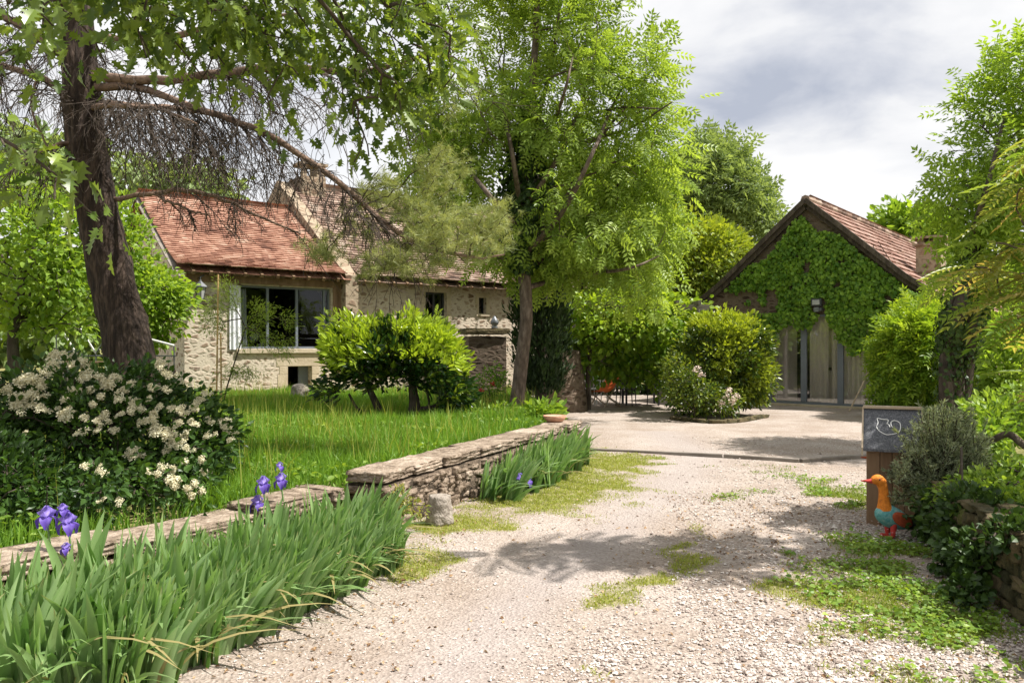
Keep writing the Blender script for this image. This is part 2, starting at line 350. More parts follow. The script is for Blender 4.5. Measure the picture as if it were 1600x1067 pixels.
M['far'] = leafmat('far_leaf', (.15, .22, .085), (.33, .43, .18), .42, .5)
M['dome'] = leafmat('dome_leaf', (.12, .2, .02), (.38, .45, .05), .4, .5)
M['lime'] = leafmat('lime_leaf', (.14, .25, .03), (.34, .48, .07), .5, .45)
M['vine'] = leafmat('vine_leaf', (.11, .22, .02), (.34, .46, .045), .48, .42)
M['laurel'] = leafmat('laurel_leaf', (.02, .055, .013), (.40, .53, .05), .35, .28, spec=.5)
M['bush'] = leafmat('bush_leaf', (.045, .09, .015), (.36, .44, .04), .35, .35, spec=.45)
M['vib'] = leafmat('viburnum_leaf', (.02, .05, .012), (.09, .18, .03), .3, .42)
M['ivy'] = leafmat('ivy_leaf', (.08, .19, .018), (.29, .47, .05), .42, .42)
M['ivydark'] = leafmat('dark_ivy_leaf', (.022, .05, .012), (.07, .13, .025), .25, .45)
M['cypress'] = leafmat('cypress_leaf', (.014, .03, .01), (.045, .085, .022), .2, .6)
M['iris'] = leafmat('iris_leaf', (.11, .22, .06), (.34, .48, .21), .3, .36, tcol=(1.1, 1.25, .55))
M['grass'] = leafmat('grass_blade', (.085, .20, .02), (.25, .42, .05), .42, .5)
M['drygrass'] = leafmat('short_grass', (.17, .25, .03), (.42, .44, .1), .4, .6)
M['herb'] = leafmat('herb_leaf', (.12, .23, .03), (.33, .46, .07), .42, .45)
M['rosemary'] = leafmat('rosemary_leaf', (.17, .22, .12), (.45, .49, .33), .25, .55)
M['needle'] = leafmat('pine_needle', (.15, .2, .07), (.44, .48, .2), .35, .5)
M['sumac'] = leafmat('sumac_leaf', (.17, .29, .045), (.45, .36, .13), .48, .42)
M['feather'] = leafmat('feathery_leaf', (.15, .25, .04), (.38, .47, .09), .45, .5)
M['flower'] = leafmat('cream_flower', (.56, .50, .32), (.84, .80, .60), .25, .7, tcol=(1, 1, .9))
M['pinkflower'] = leafmat('pale_flower', (.6, .45, .4), (.8, .72, .62), .25, .7, tcol=(1, 1, .9))
M['irispetal'] = leafmat('iris_petal', (.13, .07, .42), (.36, .27, .72), .35, .5, tcol=(1, 1, 1.1))
M['redpetal'] = leafmat('red_petal', (.45, .03, .03), (.6, .08, .05), .3, .5, tcol=(1, 1, 1))
M['daisy'] = leafmat('daisy_petal', (.7, .7, .68), (.8, .8, .78), .2, .6, tcol=(1, 1, 1))
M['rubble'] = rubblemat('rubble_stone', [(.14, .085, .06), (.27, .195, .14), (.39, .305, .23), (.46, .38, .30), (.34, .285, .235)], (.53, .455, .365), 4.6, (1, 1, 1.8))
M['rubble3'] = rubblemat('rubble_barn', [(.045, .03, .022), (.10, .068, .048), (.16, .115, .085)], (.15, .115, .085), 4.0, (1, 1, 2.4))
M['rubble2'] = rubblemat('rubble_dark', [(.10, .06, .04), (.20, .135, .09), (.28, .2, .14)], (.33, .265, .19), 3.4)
M['tile'] = noisemat('roof_tile', [(.10, .045, .03), (.245, .118, .08), (.36, .20, .14), (.45, .31, .235)], 2.2, .9, .4, 30, tint=.30)
M['tile2'] = noisemat('old_roof_tile', [(.085, .055, .042), (.19, .12, .09), (.29, .205, .16), (.36, .285, .23)], 1.8, .9, .4, 30, tint=.5)
M['tile3'] = noisemat('barn_tile', [(.10, .055, .04), (.23, .125, .095), (.33, .205, .165), (.38, .28, .23)], 2.0, .9, .5, 30, tint=.45)
M['wood'] = noisemat('weathered_wood', [(.12, .072, .042), (.23, .145, .088), (.34, .235, .155)], 5, .8, .4, 18, (1, 1, .15))
M['oldwood'] = noisemat('old_timber', [(.10, .085, .07), (.19, .165, .14), (.28, .25, .22)], 6, .85, .4, 18, (.2, 1, 1))
M['boxwood'] = noisemat('stained_boards', [(.13, .08, .045), (.22, .14, .08), (.31, .205, .125)], 6, .75, .3, 20, (1, 1, .12), tint=.5)
M['palewood'] = noisemat('pale_board', [(.36, .28, .19), (.50, .41, .30)], 7, .7, .2, 22, (.15, 1, 1))
M['felt'] = noisemat('roofing_felt', [(.045, .047, .055), (.10, .103, .115), (.24, .245, .26)], 95, .9, .5, 160, detail=3, bdist=.004)
M['frame'] = noisemat('grey_frame', [(.14, .16, .19), (.18, .20, .235)], 3, .45, .05)
M['metalwhite'] = noisemat('white_metal', [(.62, .62, .6), (.75, .75, .73)], 4, .4, .05)
M['metaldark'] = noisemat('dark_metal', [(.03, .033, .036), (.06, .063, .068)], 5, .45, .1)
M['zinc'] = noisemat('zinc', [(.13, .14, .15), (.24, .25, .26)], 5, .45, .1, metal=.6)
M['dressed'] = noisemat('dressed_stone', [(.36, .29, .2), (.47, .39, .28), (.54, .46, .35)], 3, .9, .4, 25)
M['plaster'] = noisemat('plaster', [(.42, .36, .29), (.52, .46, .38)], 2, .9, .2)
M['interior'] = noisemat('interior_wall', [(.76, .72, .66), (.86, .83, .79)], 1.5, .9, .1)
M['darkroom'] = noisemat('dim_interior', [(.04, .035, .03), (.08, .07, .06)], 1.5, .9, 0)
M['curtain'] = noisemat('curtain_cloth', [(.62, .62, .66), (.78, .78, .8)], 6, .9, .3, 10, (1, 1, .05))
M['panepale'] = leafmat('pale_pane_cloth', (.74, .70, .64), (.78, .74, .68), .35, .8, tcol=(1, 1, 1), spec=.1)
M['curtaindark'] = noisemat('grey_curtain', [(.12, .11, .10), (.22, .2, .19)], 9, .9, .4, 14, (1, 1, .05))
M['glass'] = glassmat('window_glass', .03, (.6, .64, .64), .3)
M['glassdoor'] = glassmat('door_glass', .14, (.92, .92, .9))
M['drystone'] = noisemat('dry_stone', [(.05, .038, .026), (.16, .118, .084), (.29, .225, .17), (.44, .36, .285)], 11, .95, 1.0, 34, tint=.3, bdist=.03)
M['mossy'] = noisemat('mossy_stone', [(.03, .03, .012), (.075, .062, .028), (.13, .10, .055), (.10, .11, .03)], 4.5, .95, .9, 24, tint=.3, bdist=.03)
M['stonegrey'] = noisemat('pale_stone', [(.16, .13, .11), (.30, .26, .22), (.45, .40, .35)], 16, .95, 1.0, 34, bdist=.02)
M['pebble'] = noisemat('pebble', [(.22, .175, .15), (.38, .315, .275), (.50, .435, .39), (.62, .57, .52)], 9, .9, 0, tint=.8)
M['litter'] = noisemat('dead_leaf', [(.16, .09, .045), (.3, .19, .1), (.42, .3, .18)], 6, .9, 0, tint=.7)
M['terracotta'] = noisemat('terracotta', [(.36, .17, .10), (.48, .26, .17), (.55, .36, .26)], 9, .85, .3, 30)
M['cane'] = noisemat('bamboo_cane', [(.42, .27, .11), (.58, .40, .19)], 8, .6, .1)
M['orange'] = noisemat('orange_paint', [(.34, .11, .02), (.66, .20, .018), (.74, .27, .04)], 30, .75, .3, 60)
M['teal'] = noisemat('turquoise_paint', [(.05, .20, .2), (.13, .36, .35), (.36, .46, .42)], 30, .75, .3, 60)
M['rust'] = noisemat('rust_red_paint', [(.28, .045, .02), (.42, .09, .03)], 30, .75, .3, 60)
M['red'] = noisemat('red_paint', [(.45, .03, .03), (.6, .08, .06)], 30, .75, .3, 60)
M['navy'] = noisemat('dark_blue_paint', [(.012, .016, .03), (.03, .035, .06)], 30, .75, .3, 60)
M['orangecloth'] = noisemat('orange_cloth', [(.62, .10, .015), (.75, .16, .03)], 8, .8, .2)
M['white'] = noisemat('white_wire', [(.72, .72, .7), (.8, .8, .78)], 5, .4, 0)
M['lamp'] = noisemat('lamp_glass', [(.3, .31, .31), (.42, .42, .4)], 5, .15, 0)
M['picture'] = noisemat('framed_print', [(.03, .03, .03), (.2, .19, .18)], 9, .6, 0)
M['picpaper'] = noisemat('print_paper', [(.5, .45, .4), (.6, .56, .5)], 4, .6, 0)

# ------------------------------------------------------------------ terrain
LB_Y = [-20, 2, 4.5, 6.9, 11.9, 12.5, 14, 17, 20, 26, 60]; LB_X = [-12, -4.75, -3.08, -1.48, 0.72, 0.62, 0.5, 0.7, 0.4, 0.2, -12]
RB_Y = [-20, 2, 4.6, 6.6, 8, 11, 15, 18, 22, 60]; RB_X = [2.5, 2.72, 3.12, 3.62, 4.5, 6.6, 9.2, 10.9, 13, 20]
lawn_x = lambda y: np.interp(y, LB_Y, LB_X)
bank_x = lambda y: np.interp(y, RB_Y, RB_X)
def ground_z(x, y):
    x, y = np.asarray(x, float), np.asarray(y, float)
    z = 0.34 * sstep(-0.02, 0.3, lawn_x(y) - x) * (1 - sstep(15, 20, y) * 0.0)
    wd = np.interp(y, [0, 6.6, 9, 14], [0.22, 0.3, 1.2, 2.5])
    z = z + (0.46 + 0.1 * sstep(0, 3, x - bank_x(y))) * sstep(0.0, 1.0, (x - bank_x(y)) / wd)
    far = sstep(30, 80, np.hypot(x, y))
    z = z + 0.035 * (fbm(np.stack([x, y], -1) * 0.6, 5, 3) - 0.5) * (1 + 20 * far)
    return z
PATCH = [(945, 722, 75, 16, 1.1), (890, 750, 85, 24, 1.3), (820, 780, 90, 22, 1.2), (745, 800, 60, 16, .7), (690, 828, 45, 12, 1.0), (730, 815, 60, 12, 1.0), (640, 822, 40, 8, .9), (625, 880, 40, 28, .9),
         (1075, 878, 36, 14, .95), (1030, 905, 36, 15, .95), (1085, 825, 40, 20, .5), (995, 935, 26, 12, .8), (1060, 850, 30, 10, .5), (1290, 765, 60, 18, .75), (1330, 790, 40, 10, .6), (1190, 735, 60, 10, .3),
         (1370, 850, 70, 18, .8), (1340, 890, 80, 18, .8), (1410, 930, 130, 38, 1.0), (1480, 975, 120, 35, .9), (1330, 990, 60, 22, .7), (1420, 1050, 100, 16, .8), (1310, 1030, 25, 10, .6),
         (900, 1045, 26, 16, .5), (960, 790, 60, 18, .35), (1130, 770, 40, 14, .3), (660, 845, 60, 8, .3), (1500, 1010, 60, 18, .5), (1240, 1060, 40, 10, .4), (1580, 1040, 40, 20, .6)]
PW = []
for a, b, c, d, s in PATCH:
    q = G(a, b); PW.append((q[0], q[1], c * q[1] / F, d * q[1] / (b - HOR), s))
def patch(x, y):
    g = np.zeros(np.shape(x)); q0 = np.stack([x, y], -1); x = x + .75 * (fbm(q0 * 2.1, 51, 3) - .5); y = y + .75 * (fbm(q0 * 2.1, 52, 3) - .5)
    for cx, cy, rx, ry, s in PW:
        d = np.sqrt(((x - cx) / rx) ** 2 + ((y - cy) / ry) ** 2); g = np.maximum(g, s * np.clip(1.25 - .75 * d, 0, 1))
    n = fbm(np.stack([x, y], -1) * 3.0, 21, 3)
    return np.clip(g * 1.7 - (n - 0.3) * 2.2, 0, 1) * (g > 0)
TRK = np.array([G(700, 1066), G(800, 950), G(920, 860), G(1020, 780), G(1095, 712)])
TR2 = np.array([G(1190, 1066), G(1180, 930), G(1190, 830), G(1180, 760)])
def track(x, y):
    a = np.exp(-((x - np.interp(y, TRK[:, 1], TRK[:, 0])) / np.where(y < 8, .32, .5)) ** 2) * (y < 15)
    return a
def build_ground():
    gx = np.concatenate([-12 - np.cumsum(1.25 ** np.arange(22))[::-1] * .3, np.arange(-12, 12.001, .1), 12 + np.cumsum(1.25 ** np.arange(22)) * .3])
    gy = np.concatenate([1.5 - np.cumsum(1.25 ** np.arange(20))[::-1] * .3, np.arange(1.5, 26.001, .1), 26 + np.cumsum(1.25 ** np.arange(24)) * .3])
    X, Y = np.meshgrid(gx, gy, indexing='ij'); Z = ground_z(X, Y)
    nx, ny = X.shape; idx = np.arange(nx * ny).reshape(nx, ny)
    Fc = np.stack([idx[:-1, :-1], idx[1:, :-1], idx[1:, 1:], idx[:-1, 1:]], -1).reshape(-1, 4)
    V = np.stack([X, Y, Z], -1).reshape(-1, 3)
    lawn = sstep(-.05, .1, lawn_x(Y) - X); bank = sstep(-.05, .25, X - bank_x(Y)); far = sstep(27, 32, Y) + sstep(11, 16, np.abs(X))
    g = np.clip(np.maximum(np.maximum(lawn, bank), patch(X, Y) * .8) + far, 0, 1)
    o = obj('ground', [(V, Fc, g.ravel())], None, None, True); o['kind'] = 'structure'
    me = o.data
    a = me.attributes.new('track', 'FLOAT', 'POINT'); a.data.foreach_set('value', track(X, Y).astype(np.float32).ravel())
    m, nt, N, L, out = newmat('gravel_ground')
    tc = N.new('ShaderNodeTexCoord'); ag = N.new('ShaderNodeAttribute'); ag.attribute_name = 'tint'; at = N.new('ShaderNodeAttribute'); at.attribute_name = 'track'
    def noise(sc, det, ro=.6):
        n = N.new('ShaderNodeTexNoise'); n.inputs['Scale'].default_value = sc; n.inputs['Detail'].default_value = det; n.inputs['Roughness'].default_value = ro; L.new(tc.outputs['Object'], n.inputs['Vector']); return n
    n1, n2, n3 = noise(1.1, 6), noise(38, 6, .75), noise(7, 6)
    v = N.new('ShaderNodeTexVoronoi'); v.inputs['Scale'].default_value = 55; L.new(tc.outputs['Object'], v.inputs['Vector'])
    sp = N.new('ShaderNodeSeparateColor'); L.new(v.outputs['Color'], sp.inputs[0])
    ca = N.new('ShaderNodeValToRGB'); L.new(sp.outputs[0], ca.inputs[0]); e = ca.color_ramp.elements
    e[0].color = (.195, .16, .137, 1); e[1].color = (.54, .487, .45, 1); k = e.new(.25); k.color = (.34, .288, .252, 1); k = e.new(.7); k.color = (.435, .377, .336, 1)
    cb = N.new('ShaderNodeValToRGB'); L.new(n2.outputs[0], cb.inputs[0]); e = cb.color_ramp.elements
    e[0].position = .3; e[0].color = (.25, .205, .175, 1); e[1].position = .7; e[1].color = (.49, .435, .395, 1)
    mx = N.new('ShaderNodeMixRGB'); mx.inputs[0].default_value = .5; L.new(ca.outputs[0], mx.inputs[1]); L.new(cb.outputs[0], mx.inputs[2])
    # large soft variation: earthier and paler areas
    cc = N.new('ShaderNodeValToRGB'); L.new(n1.outputs[0], cc.inputs[0]); e = cc.color_ramp.elements
    e[0].position = .38; e[0].color = (.82, .765, .71, 1); e[1].position = .65; e[1].color = (1.05, 1.04, 1.03, 1)
    m2 = N.new('ShaderNodeMixRGB'); m2.blend_type = 'MULTIPLY'; m2.inputs[0].default_value = 1; L.new(mx.outputs[0], m2.inputs[1]); L.new(cc.outputs[0], m2.inputs[2])
    m3 = N.new('ShaderNodeMixRGB'); tf = N.new('ShaderNodeMath'); tf.operation = 'MULTIPLY'; L.new(at.outputs['Fac'], tf.inputs[0]); tf.inputs[1].default_value = .6
    L.new(tf.outputs[0], m3.inputs[0]); L.new(m2.outputs[0], m3.inputs[1])
    ct = N.new('ShaderNodeValToRGB'); L.new(n2.outputs[0], ct.inputs[0]); e = ct.color_ramp.elements
    e[0].position = .3; e[0].color = (.25, .215, .205, 1); e[1].position = .72; e[1].color = (.46, .41, .39, 1); L.new(ct.outputs[0], m3.inputs[2])
    # soil and moss under the grass
    gs = N.new('ShaderNodeValToRGB'); L.new(n3.outputs[0], gs.inputs[0]); e = gs.color_ramp.elements
    e[0].position = .3; e[0].color = (.12, .13, .03, 1); e[1].position = .7; e[1].color = (.33, .29, .13, 1)
    gf = N.new('ShaderNodeMath'); gf.operation = 'MULTIPLY_ADD'; L.new(n3.outputs[0], gf.inputs[0]); gf.inputs[1].default_value = -1.1; L.new(ag.outputs['Fac'], gf.inputs[2])
    gr = N.new('ShaderNodeMapRange'); gr.inputs[1].default_value = -.35; gr.inputs[2].default_value = .25; L.new(gf.outputs[0], gr.inputs[0])
    m4 = N.new('ShaderNodeMixRGB'); L.new(gr.outputs[0], m4.inputs[0]); L.new(m3.outputs[0], m4.inputs[1]); L.new(gs.outputs[0], m4.inputs[2])
    p = N.new('ShaderNodeBsdfPrincipled'); p.inputs['Roughness'].default_value = .95; p.inputs['Specular IOR Level'].default_value = .15; L.new(m4.outputs[0], p.inputs['Base Color'])
    h = N.new('ShaderNodeMath'); h.operation = 'ADD'; L.new(v.outputs['Distance'], h.inputs[0]); L.new(n2.outputs[0], h.inputs[1])
    b = N.new('ShaderNodeBump'); b.inputs['Strength'].default_value = .7; b.inputs['Distance'].default_value = .015; L.new(h.outputs[0], b.inputs['Height']); L.new(b.outputs[0], p.inputs['Normal'])
    L.new(p.outputs[0], out.inputs[0]); me.materials.append(m)
build_ground()

# ------------------------------------------------------------------ building helpers (local frame: x along the front, y inwards)
def wall_sheet(x0, x1, z0, z1, y, th, openings, top=None, step=.35):
    """front and back sheets with openings and reveals; top(x) clips the height"""
    xs = sorted(set(list(np.arange(x0, x1, step)) + [x1] + [o for q in openings for o in q[:2]]))
    zs = sorted(set(list(np.arange(z0, z1, step)) + [z1] + [o for q in openings for o in q[2:4]]))
    ch = []; V, Fc = [], []
    def inside(a, b): return any(q[0] < a < q[1] and q[2] < b < q[3] for q in openings)
    for i in range(len(xs) - 1):
        for j in range(len(zs) - 1):
            a0, a1, b0, b1 = xs[i], xs[i + 1], zs[j], zs[j + 1]
            if inside((a0 + a1) / 2, (b0 + b1) / 2): continue
            for yy, fl in ((y, 0), (y + th, 1)):
                q = []
                for (a, b) in ((a0, b0), (a1, b0), (a1, b1), (a0, b1)):
                    q.append([a, yy, min(b, top(a)) if top else b])
                if max(p[2] for p in q) - min(p[2] for p in q) < 1e-4: continue
                k = len(V); V.extend(q if not fl else q[::-1]); Fc.append([k, k + 1, k + 2, k + 3])
    for (a0, a1, b0, b1) in [q[:4] for q in openings]:
        for q in ([[a0, y, b0], [a0, y, b1], [a0, y + th, b1], [a0, y + th, b0]], [[a1, y, b1], [a1, y, b0], [a1, y + th, b0], [a1, y + th, b1]],
                  [[a0, y, b1], [a1, y, b1], [a1, y + th, b1], [a0, y + th, b1]], [[a1, y, b0], [a0, y, b0], [a0, y + th, b0], [a1, y + th, b0]]):
            k = len(V); V.extend(q); Fc.append([k, k + 1, k + 2, k + 3])
    return [(np.array(V), np.array(Fc), None)]
def tiled_slope(p_eave, along, p_top, rows, tw, seed, thick=.022, sag=.0, flare=0.0):
    """plain tiles laid in courses from the eave to the ridge; returns chunks"""
    r = np.random.default_rng(seed); p_eave, along, p_top = [np.array(q, float) for q in (p_eave, along, p_top)]
    Lx = np.linalg.norm(along); ax = along / Lx; up = p_top - p_eave; H = np.linalg.norm(up); au = up / H; nn = np.cross(ax, au)
    if nn[2] < 0: nn = -nn
    ex = H / rows; ch = []; base, fac, ts = [], [], []
    # underlay
    def pt(u, s): return p_eave + ax * u + au * s + nn * (-sag * math.sin(math.pi * s / H) * (1 + .4 * math.sin(u * 1.3)) - 0 * flare) + np.array([0, 0, flare * max(0, 1 - s / (.28 * H)) ** 2])
    for j in range(rows):
        s0 = j * ex; u = -r.uniform(0, tw); wob = r.normal(0, .006)
        while u < Lx:
            wd = tw * r.uniform(.88, 1.12); u0, u1 = max(u, 0), min(u + wd - .004, Lx); u += wd
            if u1 - u0 < .02: continue
            l0 = r.normal(0, .005) + wob + .012 * math.sin(u * .9 + j * .35); lift = r.normal(0, .004)
            a, b = pt(u0, s0 + l0), pt(u1, s0 + l0 + r.normal(0, .004)); c, d = pt(u1, s0 + ex * 1.6), pt(u0, s0 + ex * 1.6)
            t0 = nn * (thick + .014 + lift); t1 = nn * .004
            k = len(base)
            base.extend([a + t0, b + t0, c + t1, d + t1, a + t0 - nn * thick, b + t0 - nn * thick])
            fac.extend([[k, k + 1, k + 2, k + 3], [k + 4, k + 5, k + 1, k], [k + 4, k, k + 3, k + 3], [k + 1, k + 5, k + 2, k + 2]])
            ts.extend([np.clip(r.normal(.5, .22), 0, 1)] * 6)
    return [(np.array(base), np.array([f for f in fac]), np.array(ts))], pt
def fixquads(ch):
    out = []
    for c in ch:
        V, Fc, T = c; Fc = np.asarray(Fc)
        if Fc.shape[1] == 4:
            deg = (Fc[:, 2] == Fc[:, 3])
            if deg.any():
                # split triangles off into their own chunk sharing the vertices
                if (~deg).any(): out.append((V, Fc[~deg], T))
                out.append((V, Fc[deg][:, :3], T)); continue
        out.append(c)
    return out
_old_mesh_from = mesh_from
def mesh_from(name, chunks, smooth=False):
    return _old_mesh_from(name, fixquads([(c[0], c[1], c[2] if len(c) > 2 else None) for c in chunks]), smooth)

# ------------------------------------------------------------------ stone farmhouse
HA = math.atan2(.616, .788)
def build_house():
    h = thing('stone_farmhouse', 'rubble stone farmhouse with red tiled roofs and a wide glazed front window', 'house', (-7.98, 19.4, 0), HA)
    X1, X2 = 4.28, 13.0
    big = (1.36, 3.86, 1.52, 3.15); low = (2.62, 3.29, 0.2, 1.05); w2 = (6.87, 7.62, 1.5, 3.2); w3 = (8.82, 9.1, 2.6, 3.1)
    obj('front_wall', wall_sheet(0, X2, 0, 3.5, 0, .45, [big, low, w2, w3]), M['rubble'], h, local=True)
    g1 = lambda y: 3.5 + 2.28 * min(max(y, 0) / 3.5, (7 - min(y, 7)) / 3.5)
    def gable(x, depth, rise, z0=0):
        ys = np.linspace(0, depth, 25); V = []; Fc = []
        for yy in ys:
            zt = 3.5 + rise * (1 - abs(yy - depth / 2) / (depth / 2)); V += [[x, yy, z0], [x, yy, zt]]
        for i in range(24): Fc.append([2 * i, 2 * i + 1, 2 * i + 3, 2 * i + 2])
        return (np.array(V), np.array(Fc), None)
    obj('side_wall', [gable(0.0, 7.0, 2.2)], M['rubble'], h, local=True)
    # taller block: its gable stands proud of the lower roof as a parapet
    par = []
    for sgn in (1, -1):
        for i in range(14):
            a, b = i / 14, (i + 1) / 14
            ya, yb = (4.56 - 4.9 * a, 4.56 - 4.9 * b) if sgn > 0 else (4.56 + 4.9 * a, 4.56 + 4.9 * b)
            za, zb = 6.88 - 3.36 * a, 6.88 - 3.36 * b
            par.append((np.array([[X1 - .16, ya, za - 1.6], [X1 + .22, ya, za - 1.6], [X1 + .22, yb, zb - 1.6], [X1 - .16, yb, zb - 1.6], [X1 - .16, ya, za], [X1 + .22, ya, za], [X1 + .22, yb, zb], [X1 - .16, yb, zb]]), BOXF[[1, 3, 5, 2, 4]], None))
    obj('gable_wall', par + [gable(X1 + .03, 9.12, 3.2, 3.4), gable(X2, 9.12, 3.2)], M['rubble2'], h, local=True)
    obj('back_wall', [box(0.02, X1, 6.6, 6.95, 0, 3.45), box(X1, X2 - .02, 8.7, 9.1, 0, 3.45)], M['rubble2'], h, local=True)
    # roofs
    c1, _ = tiled_slope([-.28, -.42, 3.42], [X1 + .12, 0, 0], [-.28, 3.5, 5.82], 36, .18, 3, thick=.032, flare=.12, sag=.03)
    c1b, _ = tiled_slope([-.28, 7.4, 3.42], [X1 + .12, 0, 0], [-.28, 3.5, 5.82], 14, .6, 4)
    und = lambda x0, x1, ye, yr, ze, zr: (np.array([[x0, ye, ze - .03], [x1, ye, ze - .03], [x1, yr, zr - .03], [x0, yr, zr - .03]]), np.array([[0, 1, 2, 3]]), .3)
    rf = obj('roof', c1 + c1b + [und(-.27, X1, -.38, 3.5, 3.42, 5.80), und(-.27, X1, 7.38, 3.5, 3.42, 5.80)], M['tile'], h, local=True)
    rid = []
    for i in range(12):
        x = -.28 + i * .385; rid += tube([[x, 3.5, 5.80 + .01 * (i % 3)], [x + .40, 3.5, 5.815]], [.10, .115], 8, t=R(.2, .9))
    obj('ridge', rid, M['tile'], rf, local=True)
    c2, _ = tiled_slope([X1 + .2, -.42, 3.40], [X2 - X1, 0, 0], [X1 + .2, 4.56, 6.80], 37, .19, 6, thick=.034, flare=.12, sag=.04)
    c2b, _ = tiled_slope([X1 + .2, 9.5, 3.40], [X2 - X1, 0, 0], [X1 + .2, 4.56, 6.80], 14, .6, 7)
    rf2 = obj('roof', c2 + c2b + [und(X1 + .2, X2 + .2, -.38, 4.56, 3.40, 6.78), und(X1 + .2, X2 + .2, 9.48, 4.56, 3.40, 6.78)], M['tile2'], h, local=True)
    rid = []
    for i in range(23):
        x = X1 + .2 + i * .385; rid += tube([[x, 4.56, 6.78 + .01 * (i % 3)], [x + .40, 4.56, 6.795]], [.10, .115], 8, t=R(.2, .9))
    obj('ridge', rid, M['tile2'], rf2, local=True)
    # chimney with a slab on posts
    cx, cy = 5.15, 4.3
    ch = obj('chimney', [box(cx - .4, cx + .4, cy - .3, cy + .3, 6.2, 7.05), box(cx - .38, cx - .24, cy - .28, cy - .1, 7.05, 7.42), box(cx + .1, cx + .38, cy - .28, cy + .28, 7.05, 7.42), box(cx - .46, cx + .46, cy - .36, cy + .36, 7.42, 7.5)], M['rubble2'], h, local=True)
    # barge boards on the near verge
    bb = []
    for off, zz in ((-.30, -.10), (-.19, -.2)):
        bb.append(beam([off, -.45, 3.44 + zz], [off, 3.5, 5.80 + zz], .035, .15, (1, 0, 0)))
    obj('barge_board', bb, M['oldwood'], h, local=True)
    # eave: plate and rafter ends
    ev = [box(0.02, X1 - .05, -.06, .14, 3.18, 3.36)]
    obj('lintel_beam', ev, M['wood'], h, local=True, bevel=.01)
    rt = [beam([x, -.40, 3.36], [x, .3, 3.78], .07, .09) for x in np.arange(.1, X1, .42)]
    rt += [beam([x, -.40, 3.34], [x, .3, 3.82], .07, .09) for x in np.arange(X1 + .4, X2, .45)]
    obj('rafter_end', rt, M['wood'], h, local=True)
    obj('post', [box(3.9, 4.26, -.05, .2, 0.9, 3.18)], M['wood'], h, local=True, bevel=.01)
    # big window
    def window(o, nm, mull, dep=.12, mat='frame', fw=.055):
        x0, x1, z0, z1 = o; fr = [box(x0, x0 + fw, dep, dep + .07, z0, z1), box(x1 - fw, x1, dep, dep + .07, z0, z1), box(x0 + fw, x1 - fw, dep, dep + .07, z1 - fw, z1), box(x0 + fw, x1 - fw, dep, dep + .07, z0, z0 + fw)]
        for mx in mull: fr.append(box(mx - fw * .6, mx + fw * .6, dep, dep + .07, z0 + fw, z1 - fw))
        wn = obj('window', fr, M[mat], h, local=True)
        obj('pane', [(np.array([[x0 + fw, dep + .035, z0 + fw], [x1 - fw, dep + .035, z0 + fw], [x1 - fw, dep + .035, z1 - fw], [x0 + fw, dep + .035, z1 - fw]]), np.array([[0, 1, 2, 3]]), None)], M['glass'], wn, local=True)
        return wn
    wn = window(big, 'window', [2.12, 2.92, 3.7])
    obj('sill', [box(1.25, 3.98, -.07, .12, 1.40, 1.515)], M['dressed'], wn, local=True, bevel=.01)
    def cloth(x0, x1, z0, z1, y, waves, amp):
        n = 40; u = np.linspace(0, 1, n); V = []; Fc = []
        for k in range(n):
            for z in (z0, z1): V.append([x0 + (x1 - x0) * u[k] * (1.0 if z == z1 else 1.15), y + amp * math.sin(u[k] * waves * 6.283), z])
        for k in range(n - 1): Fc.append([2 * k, 2 * k + 2, 2 * k + 3, 2 * k + 1])
        return (np.array(V), np.array(Fc), None)
    obj('curtain', [cloth(1.42, 1.62, 1.6, 3.08, .32, 3, .035), cloth(3.72, 3.79, 1.6, 3.08, .32, 2, .03)], M['curtain'], wn, True, local=True)
    obj('curtain', [cloth(1.08, 1.35, 1.50, 3.12, -.045, 2.5, .02)], M['curtain'], h, True, local=True)
    window(w2, 'window', [7.25], .15, 'metaldark'); window(w3, 'window', [], .15, 'metaldark', .03)
    # dressed stone round openings
    def surround(o, wd, parts='lrtb', y=-.012):
        x0, x1, z0, z1 = o; c = []
        r = np.random.default_rng(int(x0 * 100)); z = z0
        while z < z1 - .01:
            z2 = min(z + r.uniform(.22, .34), z1)
            for s in 'lr':
                if s in parts:
                    ww = wd * r.uniform(.7, 1.5)
                    c.append(box(x0 - ww, x0 - .002, y, .2, z + .004, z2 - .004) if s == 'l' else box(x1 + .002, x1 + ww, y, .2, z + .004, z2 - .004))
            z = z2
        if 't' in parts: c.append(box(x0 - wd, x1 + wd, y - .003, .2, z1 + .003, z1 + wd * 1.1))
        if 'b' in parts: c.append(box(x0 - wd, x1 + wd, y - .03, .2, z0 - wd * .7, z0 - .003))
        return c
    for q_ in (surround(low, .2, 'lr') + [box(2.3, 3.88, -.012, .2, 1.055, 1.39)], surround(w2, .17), surround(w3, .12)): obj('stone_surround', q_, M['dressed'], h, local=True, bevel=.008)
    dr = obj('cellar_door', [box(3.02, 3.29, .25, .3, .2, 1.05), box(2.62, 2.66, .22, .3, .2, 1.05)], M['frame'], h, local=True)
    # rooms behind the openings
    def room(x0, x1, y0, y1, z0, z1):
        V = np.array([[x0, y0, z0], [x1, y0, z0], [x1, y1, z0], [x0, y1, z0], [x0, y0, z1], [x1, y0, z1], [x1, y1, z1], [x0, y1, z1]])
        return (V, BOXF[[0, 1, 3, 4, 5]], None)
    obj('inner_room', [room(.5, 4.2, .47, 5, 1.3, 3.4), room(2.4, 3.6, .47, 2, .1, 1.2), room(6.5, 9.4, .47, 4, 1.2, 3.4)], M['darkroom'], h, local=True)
    # lantern on the corner
    base = np.array(h.location)
    def wl(x, y, z): return base + np.array([x * math.cos(HA) - y * math.sin(HA), x * math.sin(HA) + y * math.cos(HA), z])
    q = wl(.28, -.32, 2.86)
